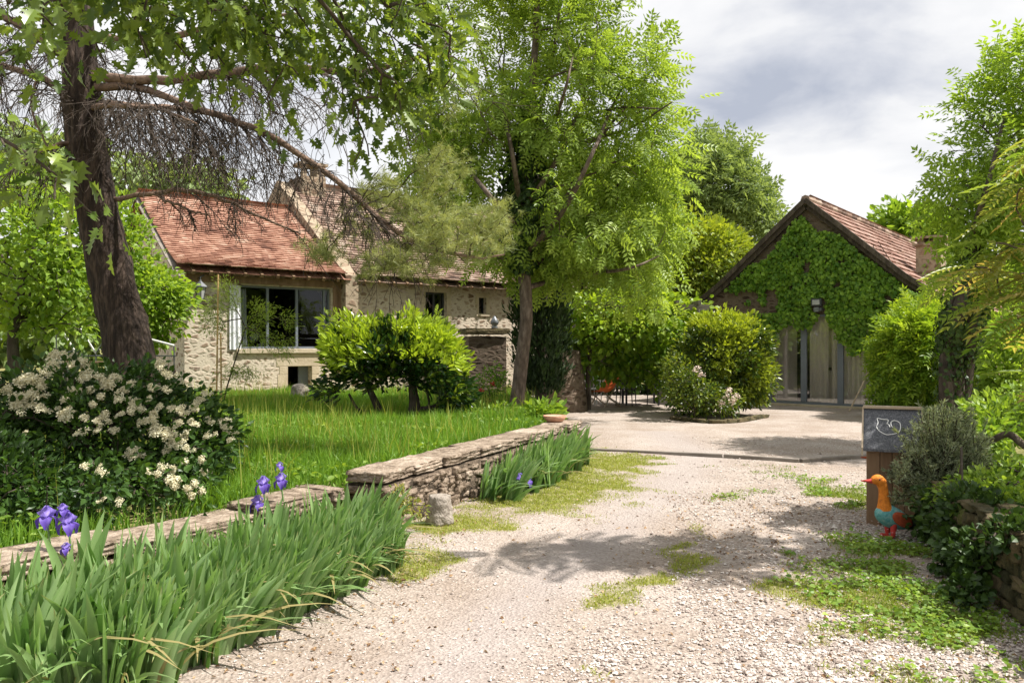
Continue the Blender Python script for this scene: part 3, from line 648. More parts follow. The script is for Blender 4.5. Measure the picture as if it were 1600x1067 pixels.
    l = thing('wall_lantern', 'grey metal lantern hanging under the eave at the house corner', 'lantern', q)
    cz = q
    obj('cap', [lathe([(.02, .34), (.03, .30), (.05, .28), (.17, .17), (.17, .155), (.13, .15)], cz, 6), lathe([(.006, .42), (.012, .38), (.006, .34)], cz, 6)], M['zinc'], l)
    obj('glass_body', [lathe([(.13, .15), (.075, -.14), (.0, -.14)], cz, 6)], M['lamp'], l)
    obj('frame', [c for k in range(6) for c in tube([cz + np.array([.135 * math.cos(k * 1.0472), .135 * math.sin(k * 1.0472), .15]), cz + np.array([.08 * math.cos(k * 1.0472), .08 * math.sin(k * 1.0472), -.14])], .009, 5)] + [lathe([(.085, -.13), (.06, -.17), (0.0, -.19)], cz, 6)], M['metaldark'], l)
    obj('bracket', tube(smooth_path([cz + np.array([0, 0, .40]), cz + np.array([.05, .1, .46]), wl(.28, .0, 2.86 + .36)], 8), .014, 6), M['metaldark'], l)
build_house()

# ------------------------------------------------------------------ barn with creeper
BA = -math.radians(39.0)
BO = np.array([7.8, 21.0, 0.0])
bx = np.array([math.cos(BA), math.sin(BA), 0]); by = np.array([-math.sin(BA), math.cos(BA), 0])
def bw(x, y, z): return BO + bx * x + by * y + np.array([0, 0, z])
def barn_top(x): return 5.3 - 0.89 * abs(x) if abs(x) < 2.4 else 5.3 - .89 * 2.4 - .7 * (abs(x) - 2.4)
def build_barn():
    b = thing('stone_barn', 'stone barn with steep tiled gable and glazed doors under a green creeper', 'barn', BO, BA)
    op = (-1.05, 1.75, 0.02, 2.42)
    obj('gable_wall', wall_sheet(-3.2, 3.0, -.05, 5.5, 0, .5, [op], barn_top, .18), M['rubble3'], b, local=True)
    L_ = 12.0
    obj('side_wall', [box(2.83, 2.86, .0, .55, -.05, 2.8), box(2.83, 2.86, 2.1, L_, -.05, 2.8), box(2.83, 2.86, .55, 2.1, 2.6, 2.8), box(-2.86, -2.83, .0, L_, -.05, 2.8)], M['rubble2'], b, local=True)  # gap near the front is an unseen opening, added to let sun into the room
    ch = []
    for s in (1, -1):
        a, _ = tiled_slope([s * 2.4, -.18, 3.30], [0, L_, 0], [0, -.18, 5.42], 11, .22, 12 + s, thick=.05, sag=.02)
        c, _ = tiled_slope([s * 3.5, -.18, 2.53], [0, L_, 0], [s * 2.4, -.18, 3.30], 5, .22, 15 + s, thick=.05)
        ch += a + c
        ch.append((np.array([[s * 3.5, -.14, 2.48], [s * 3.5, L_, 2.48], [s * 2.4, L_, 3.26], [s * 2.4, -.14, 3.26], [0, L_, 5.36], [0, -.14, 5.36]]), np.array([[0, 1, 2, 3], [3, 2, 4, 5]]), .2))
    rf = obj('roof', ch, M['tile3'], b, local=True)
    rd = []
    for i in range(26): rd += tube([[0, -.2 + i * .46, 5.42 + R(0, .02)], [0, .3 + i * .46, 5.43]], [.12, .14], 8, t=R(.1, .9))
    obj('ridge', rd, M['tile2'], rf, local=True)
    vg = []
    for s in (1, -1):
        pts = [(0, 5.43), (s * .8, 4.74), (s * 1.6, 4.03), (s * 2.4, 3.32), (s * 2.95, 2.93), (s * 3.53, 2.53)]
        for i in range(5):
            (xa, za), (xb, zb) = pts[i], pts[i + 1]
            vg.append(beam([xa, -.19, za - .02], [xb, -.19, zb - .02], .12, .11, (0, 1, 0), R(.1, .6)))
            vg.append(beam([xa, -.1, za - .13], [xb, -.1, zb - .13], .16, .1, (0, 1, 0), R(.1, .4)))
    obj('verge', vg, M['bark_dark'], rf, local=True)
    c = obj('chimney', [box(2.15, 2.75, 2.1, 2.75, 2.9, 4.25), box(2.08, 2.82, 2.03, 2.82, 4.25, 4.32), box(2.2, 2.34, 2.15, 2.7, 4.32, 4.44), box(2.56, 2.7, 2.15, 2.7, 4.32, 4.44), box(2.05, 2.85, 2.0, 2.85, 4.44, 4.5)], M['rubble2'], b, local=True)
    # rows of projecting stones on the gable, lintel beam over the doors
    obj('lintel_beam', [box(-1.55, 2.2, -.012, .3, 2.425, 2.66)], M['rubble3'], b, local=True, bevel=.006)
    # glazed doors
    fw = .06; x0, x1, z0, z1 = op; mull = [-.12, .82]
    fr = [box(x0, x0 + fw, .03, .11, z0, z1), box(x1 - fw, x1, .03, .11, z0, z1), box(x0 + fw, x1 - fw, .03, .11, z1 - fw, z1), box(x0 + fw, x1 - fw, .03, .11, z0, z0 + .09)]
    for m_ in mull: fr.append(box(m_ - .075, m_ + .075, .025, .115, z0 + .09, z1 - fw))
    d = obj('glazed_door', fr, M['frame'], b, local=True, bevel=.005)
    edges = [x0 + fw, mull[0] - .075, mull[0] + .075, mull[1] - .075, mull[1] + .075, x1 - fw]
    for k in range(3):
        a0, a1 = edges[2 * k], edges[2 * k + 1]
        obj('pane', [(np.array([[a0, .07, z0 + .09], [a1, .07, z0 + .09], [a1, .07, z1 - fw], [a0, .07, z1 - fw]]), np.array([[0, 1, 2, 3]]), None)], M['glassdoor'], d, local=True)
    obj('threshold', [box(-1.3, 2.0, -.14, .02, -.04, .055)], M['dressed'], b, local=True, bevel=.01)
    for cx0, cx1 in ((-.02, .46), (.55, .80), (.92, 1.45)):  # pale cloths added behind the glass to brighten the panes
        V = []; Fc = []; n_ = int((cx1 - cx0) * 60)
        for k in range(n_):
            for z in (.08, 2.32): V.append([cx0 + (cx1 - cx0) * k / (n_ - 1), .22 + .022 * math.sin(k * .95), z])
        for k in range(n_ - 1): Fc.append([2 * k, 2 * k + 2, 2 * k + 3, 2 * k + 1])
        obj('curtain', [(np.array(V), np.array(Fc), None)], M['panepale'], b, True, local=True)
    # room behind the glass
    V = np.array([[-1.6, .52, 0.03], [2.8, .52, .03], [2.8, 2.1, .03], [-1.6, 2.1, .03], [-1.6, .52, 2.7], [2.8, .52, 2.7], [2.8, 2.1, 2.7], [-1.6, 2.1, 2.7]])
    obj('inner_room', [(V, BOXF[[0, 1, 4, 5]], None)], M['interior'], b, local=True)
    obj('inner_door', [box(-.95, -.5, 1.92, 2.07, .03, 2.0)], M['metaldark'], b, local=True)
    obj('window_frame', [box(-.3, -.22, 2.0, 2.07, .9, 2.1), box(.2, .28, 2.0, 2.07, .9, 2.1), box(-.22, .2, 2.0, 2.07, 2.02, 2.1), box(-.22, .2, 2.0, 2.07, .9, .98)], M['picture'], b, local=True)
    V = []; Fc = []
    for k in range(40):
        for z in (.75, 2.25): V.append([1.35 + .014 * k, 1.8 + .05 * math.sin(k * .9), z])
    for k in range(39): Fc.append([2 * k, 2 * k + 2, 2 * k + 3, 2 * k + 1])
    obj('curtain', [(np.array(V), np.array(Fc), None)], M['curtaindark'], b, True, local=True)
    pc = obj('wall_picture', [box(.78, 1.02, 2.0, 2.07, 1.45, 1.85)], M['picture'], b, local=True)
    obj('print', [box(.84, .96, 1.985, 1.992, 1.53, 1.77)], M['picpaper'], pc, local=True)
    obj('table', [box(1.5, 2.35, 1.2, 1.8, .68, .74), box(1.55, 1.6, 1.25, 1.3, .03, .68), box(2.25, 2.3, 1.25, 1.3, .03, .68), box(1.55, 1.6, 1.7, 1.75, .03, .68), box(2.25, 2.3, 1.7, 1.75, .03, .68)], M['metaldark'], b, local=True)
    # floodlight
    q = bw(.32, -.28, 2.62)
    f = thing('flood_light', 'small square floodlight fixed above the glazed barn doors', 'lamp', q, BA)
    obj('housing', [box(-.13, .13, -.05, .05, 0, .19)], M['metaldark'], f, local=True, bevel=.012)
    obj('lens', [box(-.09, .09, -.062, -.051, .035, .16)], M['lamp'], f, local=True)
    obj('bracket', [box(-.1, .1, .05, .24, -.12, -.03), box(-.06, .06, -.03, .06, -.15, -.03)], M['zinc'], f, local=True, bevel=.01)
    # leaning stick
    p0, p1 = bw(1.32, -.95, .0), bw(1.65, -.02, 1.3)
    solo('wooden_stick', tube(smooth_path([p0, (p0 + p1) / 2 + np.array([.02, 0, 0]), p1], 8), [.022, .016], 6), M['palewood'], 'thin pale stick leaning against the barn beside the doors', 'stick', base=p0)
    # creeper
    n = 34000; x = R(-2.85, 2.95, n); z = R(.1, 5.5, n); top = np.array([barn_top(a) for a in x])
    nz = fbm(np.stack([x * .9, z * .9], 1), 31, 3); n2 = fbm(np.stack([x * 2.5, z * 2.5], 1), 33, 2)
    hi = np.interp(x, [-2.85, -2.0, -1.2, -.5, -.1, .25, .6, 1.2, 2.0, 2.9], [2.6, 3.3, 4.05, 4.6, 4.8, 4.25, 4.2, 4.15, 3.4, 2.7])
    lo = np.interp(x, [-2.85, -2.3, -1.7, -1.2, -1., -.4, .1, .45, .8, 1.1, 1.5, 1.75, 2.1, 2.9], [2.55, 2.8, 2.85, 2.0, 1.9, 2.2, 2.05, 2.5, 1.8, 1.35, 1.45, .2, .1, .1])
    bare = ((z > 2.5) & (z < 3.15) & (x < -.75) & (n2 > .30)) | ((np.abs(x - .32) < .2) & (np.abs(z - 2.66) < .2))
    ok = (z < hi + (nz - .5) * 1.0) & (z > lo + (n2 - .5) * .45) & (z < top - .12) & ~bare & (n2 > .22)
    x, z, n2 = x[ok], z[ok], n2[ok]; k = len(x)
    hang = np.where((z < 2.5) & (x < 1.75) & (x > -1.05), -.12, 0)
    y = -.03 - R(0, .2, k) * (0.4 + n2) - .22 * np.clip(fbm(np.stack([x * 1.7, z * 1.7], 1), 36, 2) - .4, 0, 1) + hang * .5
    pos = BO + x[:, None] * bx + y[:, None] * by + z[:, None] * np.array([0, 0, 1.])
    nor = nrm(-by + rng.normal(0, .42, (k, 3)) + np.array([0, 0, .35])); axd = nrm(np.array([0, 0, -1.]) + bx * rng.normal(0, .7, (k, 1)) + rng.normal(0, .25, (k, 3)))
    cr = thing('creeper', 'green creeper covering the barn gable and hanging over the doors', 'climbing plant', bw(2.2, -.15, 0))
    obj('leaves', [inst(T_fold(.8, .1, .15), pos, axd, nor, R(.045, .125, k), np.clip(rng.normal(.42, .27, k) + .8 * (n2 - .5), 0, 1))], M['ivy'], cr)
    st = []
    for i in range(9):
        a = 2.0 + R(-.2, .5); pts = [bw(a, -.05, 0)]
        tx = R(-.6, 2.2); tz = R(3.5, 4.3)
        for s in (.3, .6, 1): pts.append(bw(a + (tx - a) * (0 if s < .9 else 1) * .8 + R(-.06, .06), -.05, (1.0, 2.75, tz)[(.3, .6, 1).index(s)]))
        st += tube(smooth_path(pts, 12), [.03, .008], 5)
    obj('stem', st, M['bark_dark'], cr)
build_barn()

# ------------------------------------------------------------------ dry stone walls
def stone_run(path, h, th, seed, cap=.06, lmin=.10, lmax=.34, cmin=.07, cmax=.13, over=.012, rough=.36, n=6, z0=0.0, capl=(.45, .9)):
    r = np.random.default_rng(seed); path = np.asarray(path, float); ch = []; sd_ = seed * 100
    d = np.linalg.norm(np.diff(path, axis=0), axis=1); S = np.concatenate([[0], np.cumsum(d)]); Lt = S[-1]
    def at(s):
        i = min(np.searchsorted(S, s, 'right') - 1, len(d) - 1); i = max(i, 0); u = (s - S[i]) / d[i]
        p = path[i] * (1 - u) + path[i + 1] * u; a = (path[i + 1] - path[i]) / d[i]; return p, a
    hh = h if callable(h) else (lambda s: h)
    for i in range(len(d)):
        p0, p1 = path[i], path[i + 1]; hm = min(hh(S[i]), hh(S[i + 1])) - max(cap, .03); ch.append(beam([p0[0], p0[1], z0 + hm / 2 - .03], [p1[0], p1[1], z0 + hm / 2 - .03], th * .84, hm, t=.05))
    z = -.03
    while True:
        c = r.uniform(cmin, cmax); s = -r.uniform(0, .2); any_ = False
        while s < Lt:
            l = r.uniform(lmin, lmax); sm = min(max(s + l / 2, 0), Lt); H = hh(sm) - cap
            if z + c * .4 < H:
                any_ = True; p, a = at(sm); nn = np.array([a[1], -a[0]]); ang = math.atan2(a[1], a[0]); cc = min(c, H - z + .02)
                for sg in (1, -1):
                    sd_ += 1; dep = th * .5 * r.uniform(.9, 1.08); o = nn * sg * (th / 2 - dep / 2 + r.normal(0, .012))
                    ch.append(rock([p[0] + o[0], p[1] + o[1], z0 + z + cc / 2], [l * 1.08, dep, cc * 1.12], sd_, n, .76, rough * 1.15, 2.5, ang + r.normal(0, .05), np.clip(r.normal(.45, .25), 0, 1)))
            s += l
        z += c * .97
        if not any_ or z > 3: break
    if cap:
        s = -.04
        while s < Lt:
            l = r.uniform(*capl); sm = min(max(s + l / 2, 0), Lt); p, a = at(sm); sd_ += 1; l = min(l, Lt + .06 - s); 
            if l < .1: break
            ang = math.atan2(a[1], a[0])
            ch.append(rock([p[0], p[1], z0 + hh(sm) - cap * .35 + r.normal(0, .003)], [l * 1.22, th + over * 2 + r.normal(0, .03), cap * 1.9], sd_, 16, .95, .13, 4.0, ang + r.normal(0, .03), np.clip(r.normal(.72, .15), 0, 1)))
            s += l
    return ch
WB = [(-1.28, 7.0), (-.35, 9.05), (.35, 10.6), (.80, 11.75)]
solo('low_stone_wall', stone_run(WB, .47, .46, 5), M['drystone'], 'low dry stone wall with flat capping running along the lawn towards the yard', 'wall', base=np.array([-1.28, 7.0, 0]), smooth=True)
WA = [(-5.6, .9), (-4.3, 2.75), (-3.0, 4.55), (-2.2, 5.75), (-1.62, 6.7)]
solo('low_stone_wall', stone_run(WA, lambda s: .36 + .03 * math.sin(s * 2), .46, 9, capl=(.6, 1.2)), M['drystone'], 'lower stone wall behind the long foreground bed of iris leaves', 'wall', base=np.array([-3.0, 4.55, 0]), smooth=True)
WR = [(2.72, 2.4), (2.92, 3.6), (3.08, 4.6), (3.30, 5.5), (3.52, 6.3)]
solo('bank_wall', stone_run(WR, lambda s: .50, .34, 15, cap=0, lmin=.12, lmax=.3, cmin=.07, cmax=.13), M['mossy'], 'mossy low retaining wall holding up the planted bank', 'wall', base=np.array([3.08, 4.6, 0]), smooth=True)
# loose block at the wall joint and the small tapered stone post
q = G(578, 800); solo('stone_block', [rock([q[0] + .05, q[1] + .15, .13], [.34, .3, .3], 77, 7, .75, .14, 2.0, .3, .6)], M['drystone'], 'rough stone block at the step where the two low walls meet', 'stone', smooth=True)
q = G(687, 818)
V, Fc = cubegrid(10); S = nrm(V); st = S * .3 + V * .7 * .9; zz = (st[:, 2] + 1) / 2
rad = nrm(np.concatenate([V[:, :2], np.zeros((len(V), 1))], 1)); mxy = np.max(np.abs(V[:, :2]), axis=1)
pp = np.stack([rad[:, 0] * mxy, rad[:, 1] * mxy, st[:, 2]], 1); sc = .128 - .038 * np.clip(zz, 0, 1)
nn_ = 1 + .42 * (fbm(S * 2.6 + 5, 8, 4) - .5)
pp = np.stack([pp[:, 0] * sc * nn_, pp[:, 1] * sc * nn_, np.clip(zz, 0, 1.1) * .30 * (1 + .06 * (nn_ - 1)) - .02], 1) + q
solo('stone_post', [(pp, Fc, None)], M['stonegrey'], 'short tapered pale stone post beside the end of the low wall', 'stone post', smooth=True)
q = G(472, 622, .40); solo('garden_rock', [rock(q + np.array([0, -.2, .16]), [.42, .35, .36], 41, 8, .3, .35, 2.2, .4, .6)], M['stonegrey'], 'rough pale rock in the grass before the cellar door', 'rock', smooth=True)

# ------------------------------------------------------------------ plants: skeleton and leaves
def ell(specs, n, shell=.35, seed=0, gap=.0):
    """random points in ellipsoids given as (px, py, Y, rpx, rpy, rY); shell<1/3 favours the outside"""
    r = np.random.default_rng(seed); C = []; RR = []
    for (px, py, Y, a, b, c) in specs: C.append(P(px, py, Y)); RR.append([a * Y / F, c, b * Y / F])
    C, RR = np.array(C), np.array(RR); vol = np.prod(RR, axis=1) ** .75; k = r.choice(len(C), n, p=vol / vol.sum())
    d = nrm(r.normal(size=(n, 3))); u = r.uniform(0, 1, n) ** shell
    pts = C[k] + d * RR[k] * u[:, None]
    if gap:
        keep = fbm(pts * gap + 9, seed + 3, 2) > .40; pts = pts[keep]; d = d[keep]
    return pts, d
def grow(trunk, targets, tr, tip=.007, power=2.4, sides=5, wob=.12, seed=0, start=.3, r1=None):
    """join every target to the nearest part of the tree so far; radii follow the pipe model"""
    r = np.random.default_rng(seed); trunk = np.asarray(trunk, float); nt_ = len(trunk)
    nodes = [p for p in trunk]; par = [-1] + list(range(nt_ - 1)); dist = list(np.concatenate([[0], np.cumsum(np.linalg.norm(np.diff(trunk, axis=0), axis=1))]))
    T0 = trunk[int(start * nt_):]
    order = np.argsort(np.min(np.linalg.norm(targets[:, None] - T0[None], axis=2), axis=1))
    A = np.array(nodes); first = int(start * nt_)
    cap_ = nt_ + 3 * len(targets); buf = np.zeros((cap_, 3)); buf[:nt_] = A; db = np.zeros(cap_); db[:nt_] = dist; n = nt_; par_ = np.full(cap_, -1); par_[1:nt_] = np.arange(nt_ - 1); end = np.zeros(cap_, bool)
    for i in order:
        p = targets[i]; D = np.linalg.norm(buf[first:n] - p, axis=1) + .22 * db[first:n]
        j = first + int(np.argmin(D)); a = buf[j]; L_ = np.linalg.norm(p - a)
        k = 1 if L_ < .5 else 2; prev = j
        for s in range(1, k + 1):
            u = s / (k + 1); m_ = a * (1 - u) + p * u + r.normal(0, wob * L_ * .35, 3) + np.array([0, 0, wob * L_ * .6 * math.sin(math.pi * u)])
            buf[n] = m_; db[n] = db[prev] + np.linalg.norm(m_ - buf[prev]); par_[n] = prev; prev = n; n += 1
        buf[n] = p; db[n] = db[prev] + np.linalg.norm(p - buf[prev]); par_[n] = prev; end[n] = True; n += 1
    rp = np.zeros(n)
    for i in range(n - 1, nt_ - 1, -1):
        if rp[i] == 0: rp[i] = tip ** power
        rp[par_[i]] += rp[i]
    rad = rp ** (1 / power); rad[:nt_] = 0
    lim = np.interp(np.arange(nt_), np.linspace(0, nt_ - 1, len(tr)), tr)
    idx = np.arange(nt_, n); pr = par_[idx]
    rp0 = np.minimum(rad[idx] * 1.15, np.where(pr < nt_, lim[np.minimum(pr, nt_ - 1)] * .75, 9)); rp1 = np.array([rad[i] for i in idx])
    return segs(buf[pr], buf[idx], rp0, np.minimum(rp1, rp0), sides)
def leaves_at(targets, per, spread, tpl, size, up=.5, droop=.0, seed=0, centre=None, nrand=.6, tintf=None, out=.8, wid=1.0):
    r = np.random.default_rng(seed); n = len(targets) * per; base = np.repeat(targets, per, 0)
    d = nrm(r.normal(size=(n, 3))); pos = base + d * (spread * r.uniform(0, 1, n)[:, None] ** .6)
    c = np.asarray(centre) if centre is not None else targets.mean(0)
    ax = d * 1.0 + nrm(base - c) * out + np.array([0, 0, -droop]) + r.normal(0, .25, (n, 3))
    no = np.array([0, 0, 1.]) * up + r.normal(0, nrand, (n, 3)) + nrm(base - c) * .25
    t = np.clip(r.normal(.42, .2, n) + np.repeat(r.normal(0, .13, len(targets)), per), 0, 1)
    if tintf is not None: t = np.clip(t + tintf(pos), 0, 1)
    return inst(tpl, pos, ax, no, r.uniform(size[0], size[1], n), t, wid)
def tree(name, label, cat, base, trunk, tr, specs, nt_, per, spread, tpl, size, leaf, bark, seed, shell=.33, gap=0., up=.5, droop=0., start=.35, tip=.007, tsides=12, group=None, nrand=.6, tintf=None, limbs=None, rough=.12, wob=.12, crown='crown', targets=None):
    o = thing(name, label, cat, base, group=group)
    tg, _ = ell(specs, nt_, shell, seed, gap) if targets is None else (targets, None)
    br = grow(trunk, tg, tr, seed=seed, start=start, tip=tip, wob=wob)
    obj('trunk', tube(trunk, tr, tsides, rough=rough, seed=seed) + [br] + (limbs or []), M[bark], o, True)
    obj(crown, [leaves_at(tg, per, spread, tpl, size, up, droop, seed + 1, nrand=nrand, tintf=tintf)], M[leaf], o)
    return o

def simple_tree(name, label, px, pybase, Y, specs, nt_, per, spread, tpl, size, leaf, seed, tr0=.2, z0=None, bark='bark_dark', shell=.3, gap=0., **kw):
    b = np.array([(px - 800) * Y / F, Y, float(ground_z((px - 800) * Y / F, Y)) if z0 is None else z0])
    top = P(specs[0][0], specs[0][1] - specs[0][4] * .3, Y)
    r = np.random.default_rng(seed); mid = b * .5 + top * .5 + r.normal(0, .15, 3)
    tr = smooth_path([b, b * .75 + mid * .25 + r.normal(0, .05, 3), mid, top], 20)
    return tree(name, label, kw.pop('cat', 'tree'), b, tr, [tr0, tr0 * .8, tr0 * .6, tr0 * .2], specs, nt_, per, spread, tpl, size, leaf, bark, seed, shell, gap, **kw)
# --- pine: heavy leaning trunk, bare lower limbs, one long branch with needles
def build_pine():
    D = 9.5; b = P(222, 640, D); b[2] = .3
    o = thing('pine_tree', 'tall pine with thick dark leaning trunk and bare lower branches', 'tree', b)
    pth = smooth_path([b] + [P(x, y, D) for x, y in ((200, 545), (176, 440), (157, 350), (141, 270), (131, 190), (126, 120), (120, 40), (110, -80), (100, -260), (95, -420))], 90)
    tk = tube(pth, [.33, .265, .245, .235, .225, .21, .20, .19, .17, .13, .06], 26, rough=.17, freq=14, seed=4)
    obj('trunk', tk, M['bark_pine'], o, True)
    lims = {
        'a': ([(135, 135, 9.5), (220, 140, 9.3), (330, 178, 9.0), (410, 207, 8.8), (500, 262, 8.6), (560, 315, 8.5), (620, 360, 8.4), (670, 388, 8.4), (740, 402, 8.4), (790, 398, 8.4)], [.055, .042, .036, .034, .030, .026, .018, .008]),
        'b': ([(132, 120, 9.5), (240, 126, 9.2), (330, 116, 8.9), (420, 108, 8.7), (560, 112, 8.4), (650, 92, 8.3), (720, 60, 8.3)], [.06, .055, .05, .04, .025, .01]),
        'c': ([(172, 312, 9.5), (240, 303, 9.3), (290, 297, 9.1), (350, 312, 9.0), (410, 342, 8.9), (470, 365, 8.9)], [.03, .027, .02, .008]),
        'd': ([(238, 303, 9.3), (290, 326, 9.1), (328, 338, 9.0)], [.02, .015, .006]),
        'e': ([(122, 100, 9.5), (60, 58, 9.6), (0, 25, 9.7), (-80, -10, 9.8)], [.06, .05, .045, .03]),
        'f': ([(128, 165, 9.5), (60, 120, 9.8), (0, 102, 10), (-90, 80, 10.2)], [.05, .04, .035, .02]),
        'g': ([(130, 160, 9.5), (210, 165, 9.9), (290, 172, 10.2), (360, 185, 10.4), (430, 215, 10.6)], [.05, .04, .03, .012]),
        'h': ([(122, 60, 9.5), (250, 60, 9.0), (380, 30, 8.7), (480, 20, 8.6)], [.05, .04, .03, .01]),
        'i': ([(133, 170, 9.5), (190, 165, 9.0), (250, 172, 8.7), (310, 195, 8.5)], [.035, .03, .02, .008]),
        'j': ([(112, -60, 9.5), (260, -120, 9.0), (420, -160, 8.6)], [.06, .04, .02]),
        'k': ([(110, -90, 9.5), (-60, -150, 9.8), (-200, -200, 10)], [.06, .04, .02]),
        'l': ([(134, 220, 9.5), (80, 230, 9.2), (30, 255, 9.0)], [.03, .02, .008]),
        'm': ([(60, 118, 9.8), (50, 170, 9.7), (75, 230, 9.6), (105, 285, 9.5)], [.02, .012, .006])}
    paths = {}
    ch = []
    for k, (pts, rr) in lims.items():
        pa = smooth_path([P(*q) for q in pts], 26); pa += rng.normal(0, .008, pa.shape); paths[k] = pa; ch += tube(pa, rr, 7, rough=.1, seed=ord(k))
    obj('limbs', ch, M['branch_pine'], o, True)
    # dead twigs, three orders
    P0, P1, R0, R1 = [], [], [], []
    r = np.random.default_rng(5)
    def twig(p, d, l, rad, order):
        n = 5; a = p; d = d / np.linalg.norm(d)
        for s in range(n):
            d = d + r.normal(0, .13, 3) + np.array([0, 0, -.07]); d /= np.linalg.norm(d); bq = a + d * l / n
            P0.append(a); P1.append(bq); R0.append(rad * (1 - s / (n + 1))); R1.append(rad * (1 - (s + 1) / (n + 1)))
            if order > 0:
                for _ in range(2 if order > 1 else 1):
                    if r.uniform() < (.85 if order > 1 else .6):
                        sd2 = d * .8 + r.normal(0, .55, 3) + np.array([0, 0, -.2]); twig(bq, sd2, l * r.uniform(.35, .6), rad * .55, order - 1)
            a = bq
    spec = {'trunk': (45, 62, 26, .8), 'a': (3, 24, 34, .85), 'b': (2, 20, 34, 1.0), 'e': (2, 24, 20, 1.0), 'f': (2, 24, 24, 1.0), 'g': (3, 25, 28, .85), 'h': (2, 22, 18, .9), 'i': (3, 25, 22, .85), 'c': (6, 25, 6, .5), 'l': (4, 24, 10, .6), 'd': (6, 20, 3, .3)}
    for k, (s0, s1, n, ln) in spec.items():
        pa = paths[k] if k != 'trunk' else pth
        for i in range(n):
            j = int(r.uniform(s0, s1 - (9 if k == 'a' else 0))); tan = nrm(pa[min(j + 1, len(pa) - 1)] - pa[j - 1])
            if k == 'trunk': tan = nrm(np.array([r.normal(.3, 1), r.normal(0, 1), r.normal(.1, .3)]))
            out = tan * r.uniform(.3, 1.0) + np.array([r.normal(0, .35), r.normal(0, .6), r.uniform(-.9, .05)])
            twig(pa[j], out, ln * r.uniform(.6, 1.25), .011, 2)
    tw = segs(np.array(P0), np.array(P1), np.maximum(R0, .0032), np.maximum(R1, .0026), 3)
    obj('dead_twigs', [tw], M['twig_dead'], o)
    # green sprays at the branch end
    sp = [(640, 400, 8.4, 60, 35, .5), (720, 370, 8.4, 75, 45, .6), (770, 345, 8.4, 35, 30, .4), (600, 410, 8.4, 50, 30, .4), (660, 330, 8.6, 60, 35, .5), (600, 300, 8.8, 40, 30, .4), (560, 350, 8.6, 30, 30, .3), (690, 270, 8.8, 40, 40, .4), (500, 390, 8.8, 40, 25, .3)]
    tg, d = ell(sp, 430, .33, 61)
    end = paths['a'][8:]
    br = grow(end, tg, [.03, .01], seed=3, start=.1, tip=.003, wob=.15)
    obj('needle_twigs', [br], M['twig_dead'], o)
    n = len(tg); k = 4; pos = np.repeat(tg, k, 0) + rng.normal(0, .05, (n * k, 3)); ax = rng.normal(0, .6, (n * k, 3)) + np.array([.5, -.1, .35])
    up_sp = [(130, -260, 9.5, 260, 130, 2.2), (330, -160, 8.8, 160, 60, 1.2), (-140, -190, 10, 140, 60, 1.2), (690, 70, 8.3, 70, 50, .6), (720, 140, 8.4, 40, 50, .5), (700, 200, 8.6, 30, 50, .4)]
    tg2, _ = ell(up_sp, 420, .3, 62); pos2 = np.repeat(tg2, 3, 0) + rng.normal(0, .07, (len(tg2) * 3, 3)); ax2 = rng.normal(0, .6, pos2.shape) + np.array([0, 0, .4])
    br2 = grow(np.vstack([pth[60:], paths['b'][10:]]), tg2, [.05, .01], seed=8, start=.0, tip=.004)
    obj('upper_twigs', [br2], M['twig_dead'], o)
    obj('needles', [inst(T_tuft(26, .035), pos, ax, rng.normal(0, 1, ax.shape), R(.08, .14, len(pos)), np.clip(rng.normal(.55, .25, len(pos)), 0, 1)),
                    inst(T_tuft(20, .04, seed=9), pos2, ax2, rng.normal(0, 1, ax2.shape), R(.1, .16, len(pos2)), np.clip(rng.normal(.3, .2, len(pos2)), 0, 1))], M['needle'], o)
build_pine()

# --- oak whose boughs hang into the picture from the upper left
def build_oak():
    b = np.array([-4.9, 3.2, .34])
    tr = smooth_path([b, [-4.8, 3.3, 1.8], [-4.5, 3.5, 3.6], [-4.0, 3.9, 5.2], [-3.0, 4.8, 6.3], [-1.8, 5.9, 6.7], [-.9, 6.6, 6.6]], 40)
    sp = [(540, 20, 7, 210, 75, 1.0), (640, 90, 7, 95, 75, .8), (400, 30, 6.5, 160, 55, .8), (200, 0, 5.6, 200, 50, .6), (40, 15, 4.6, 90, 55, .5), (570, 160, 7, 80, 60, .4),
          (445, 175, 6.8, 28, 45, .3), (548, 255, 7, 38, 42, .3), (20, 100, 4.6, 50, 45, .3), (420, -130, 6.5, 360, 110, 1.4), (100, -130, 5, 220, 90, 1.0), (640, 170, 7, 40, 50, .3), (350, 110, 6.4, 60, 40, .4),
          (60, 270, 4.8, 80, 40, .4), (120, 320, 4.9, 50, 40, .3), (25, 235, 4.6, 40, 40, .3), (150, 60, 5.4, 120, 40, .5), (300, 60, 6.2, 100, 45, .6), (480, 90, 6.8, 110, 45, .6), (330, 20, 6.4, 120, 40, .7), (420, -290, 4.8, 130, 60, .6)]  # last cluster sits above the view, added to shade the low bough
    return tree('oak_tree', 'oak with lobed leaves hanging into view from the upper left', 'tree', b, tr, [.32, .27, .23, .19, .14, .09, .05], sp, 560, 8, .25, T_oak(), (.085, .155), 'oak', 'bark_dark', 71, .36, 0, .75, .35, .3, .006, 14, nrand=.7)
build_oak()

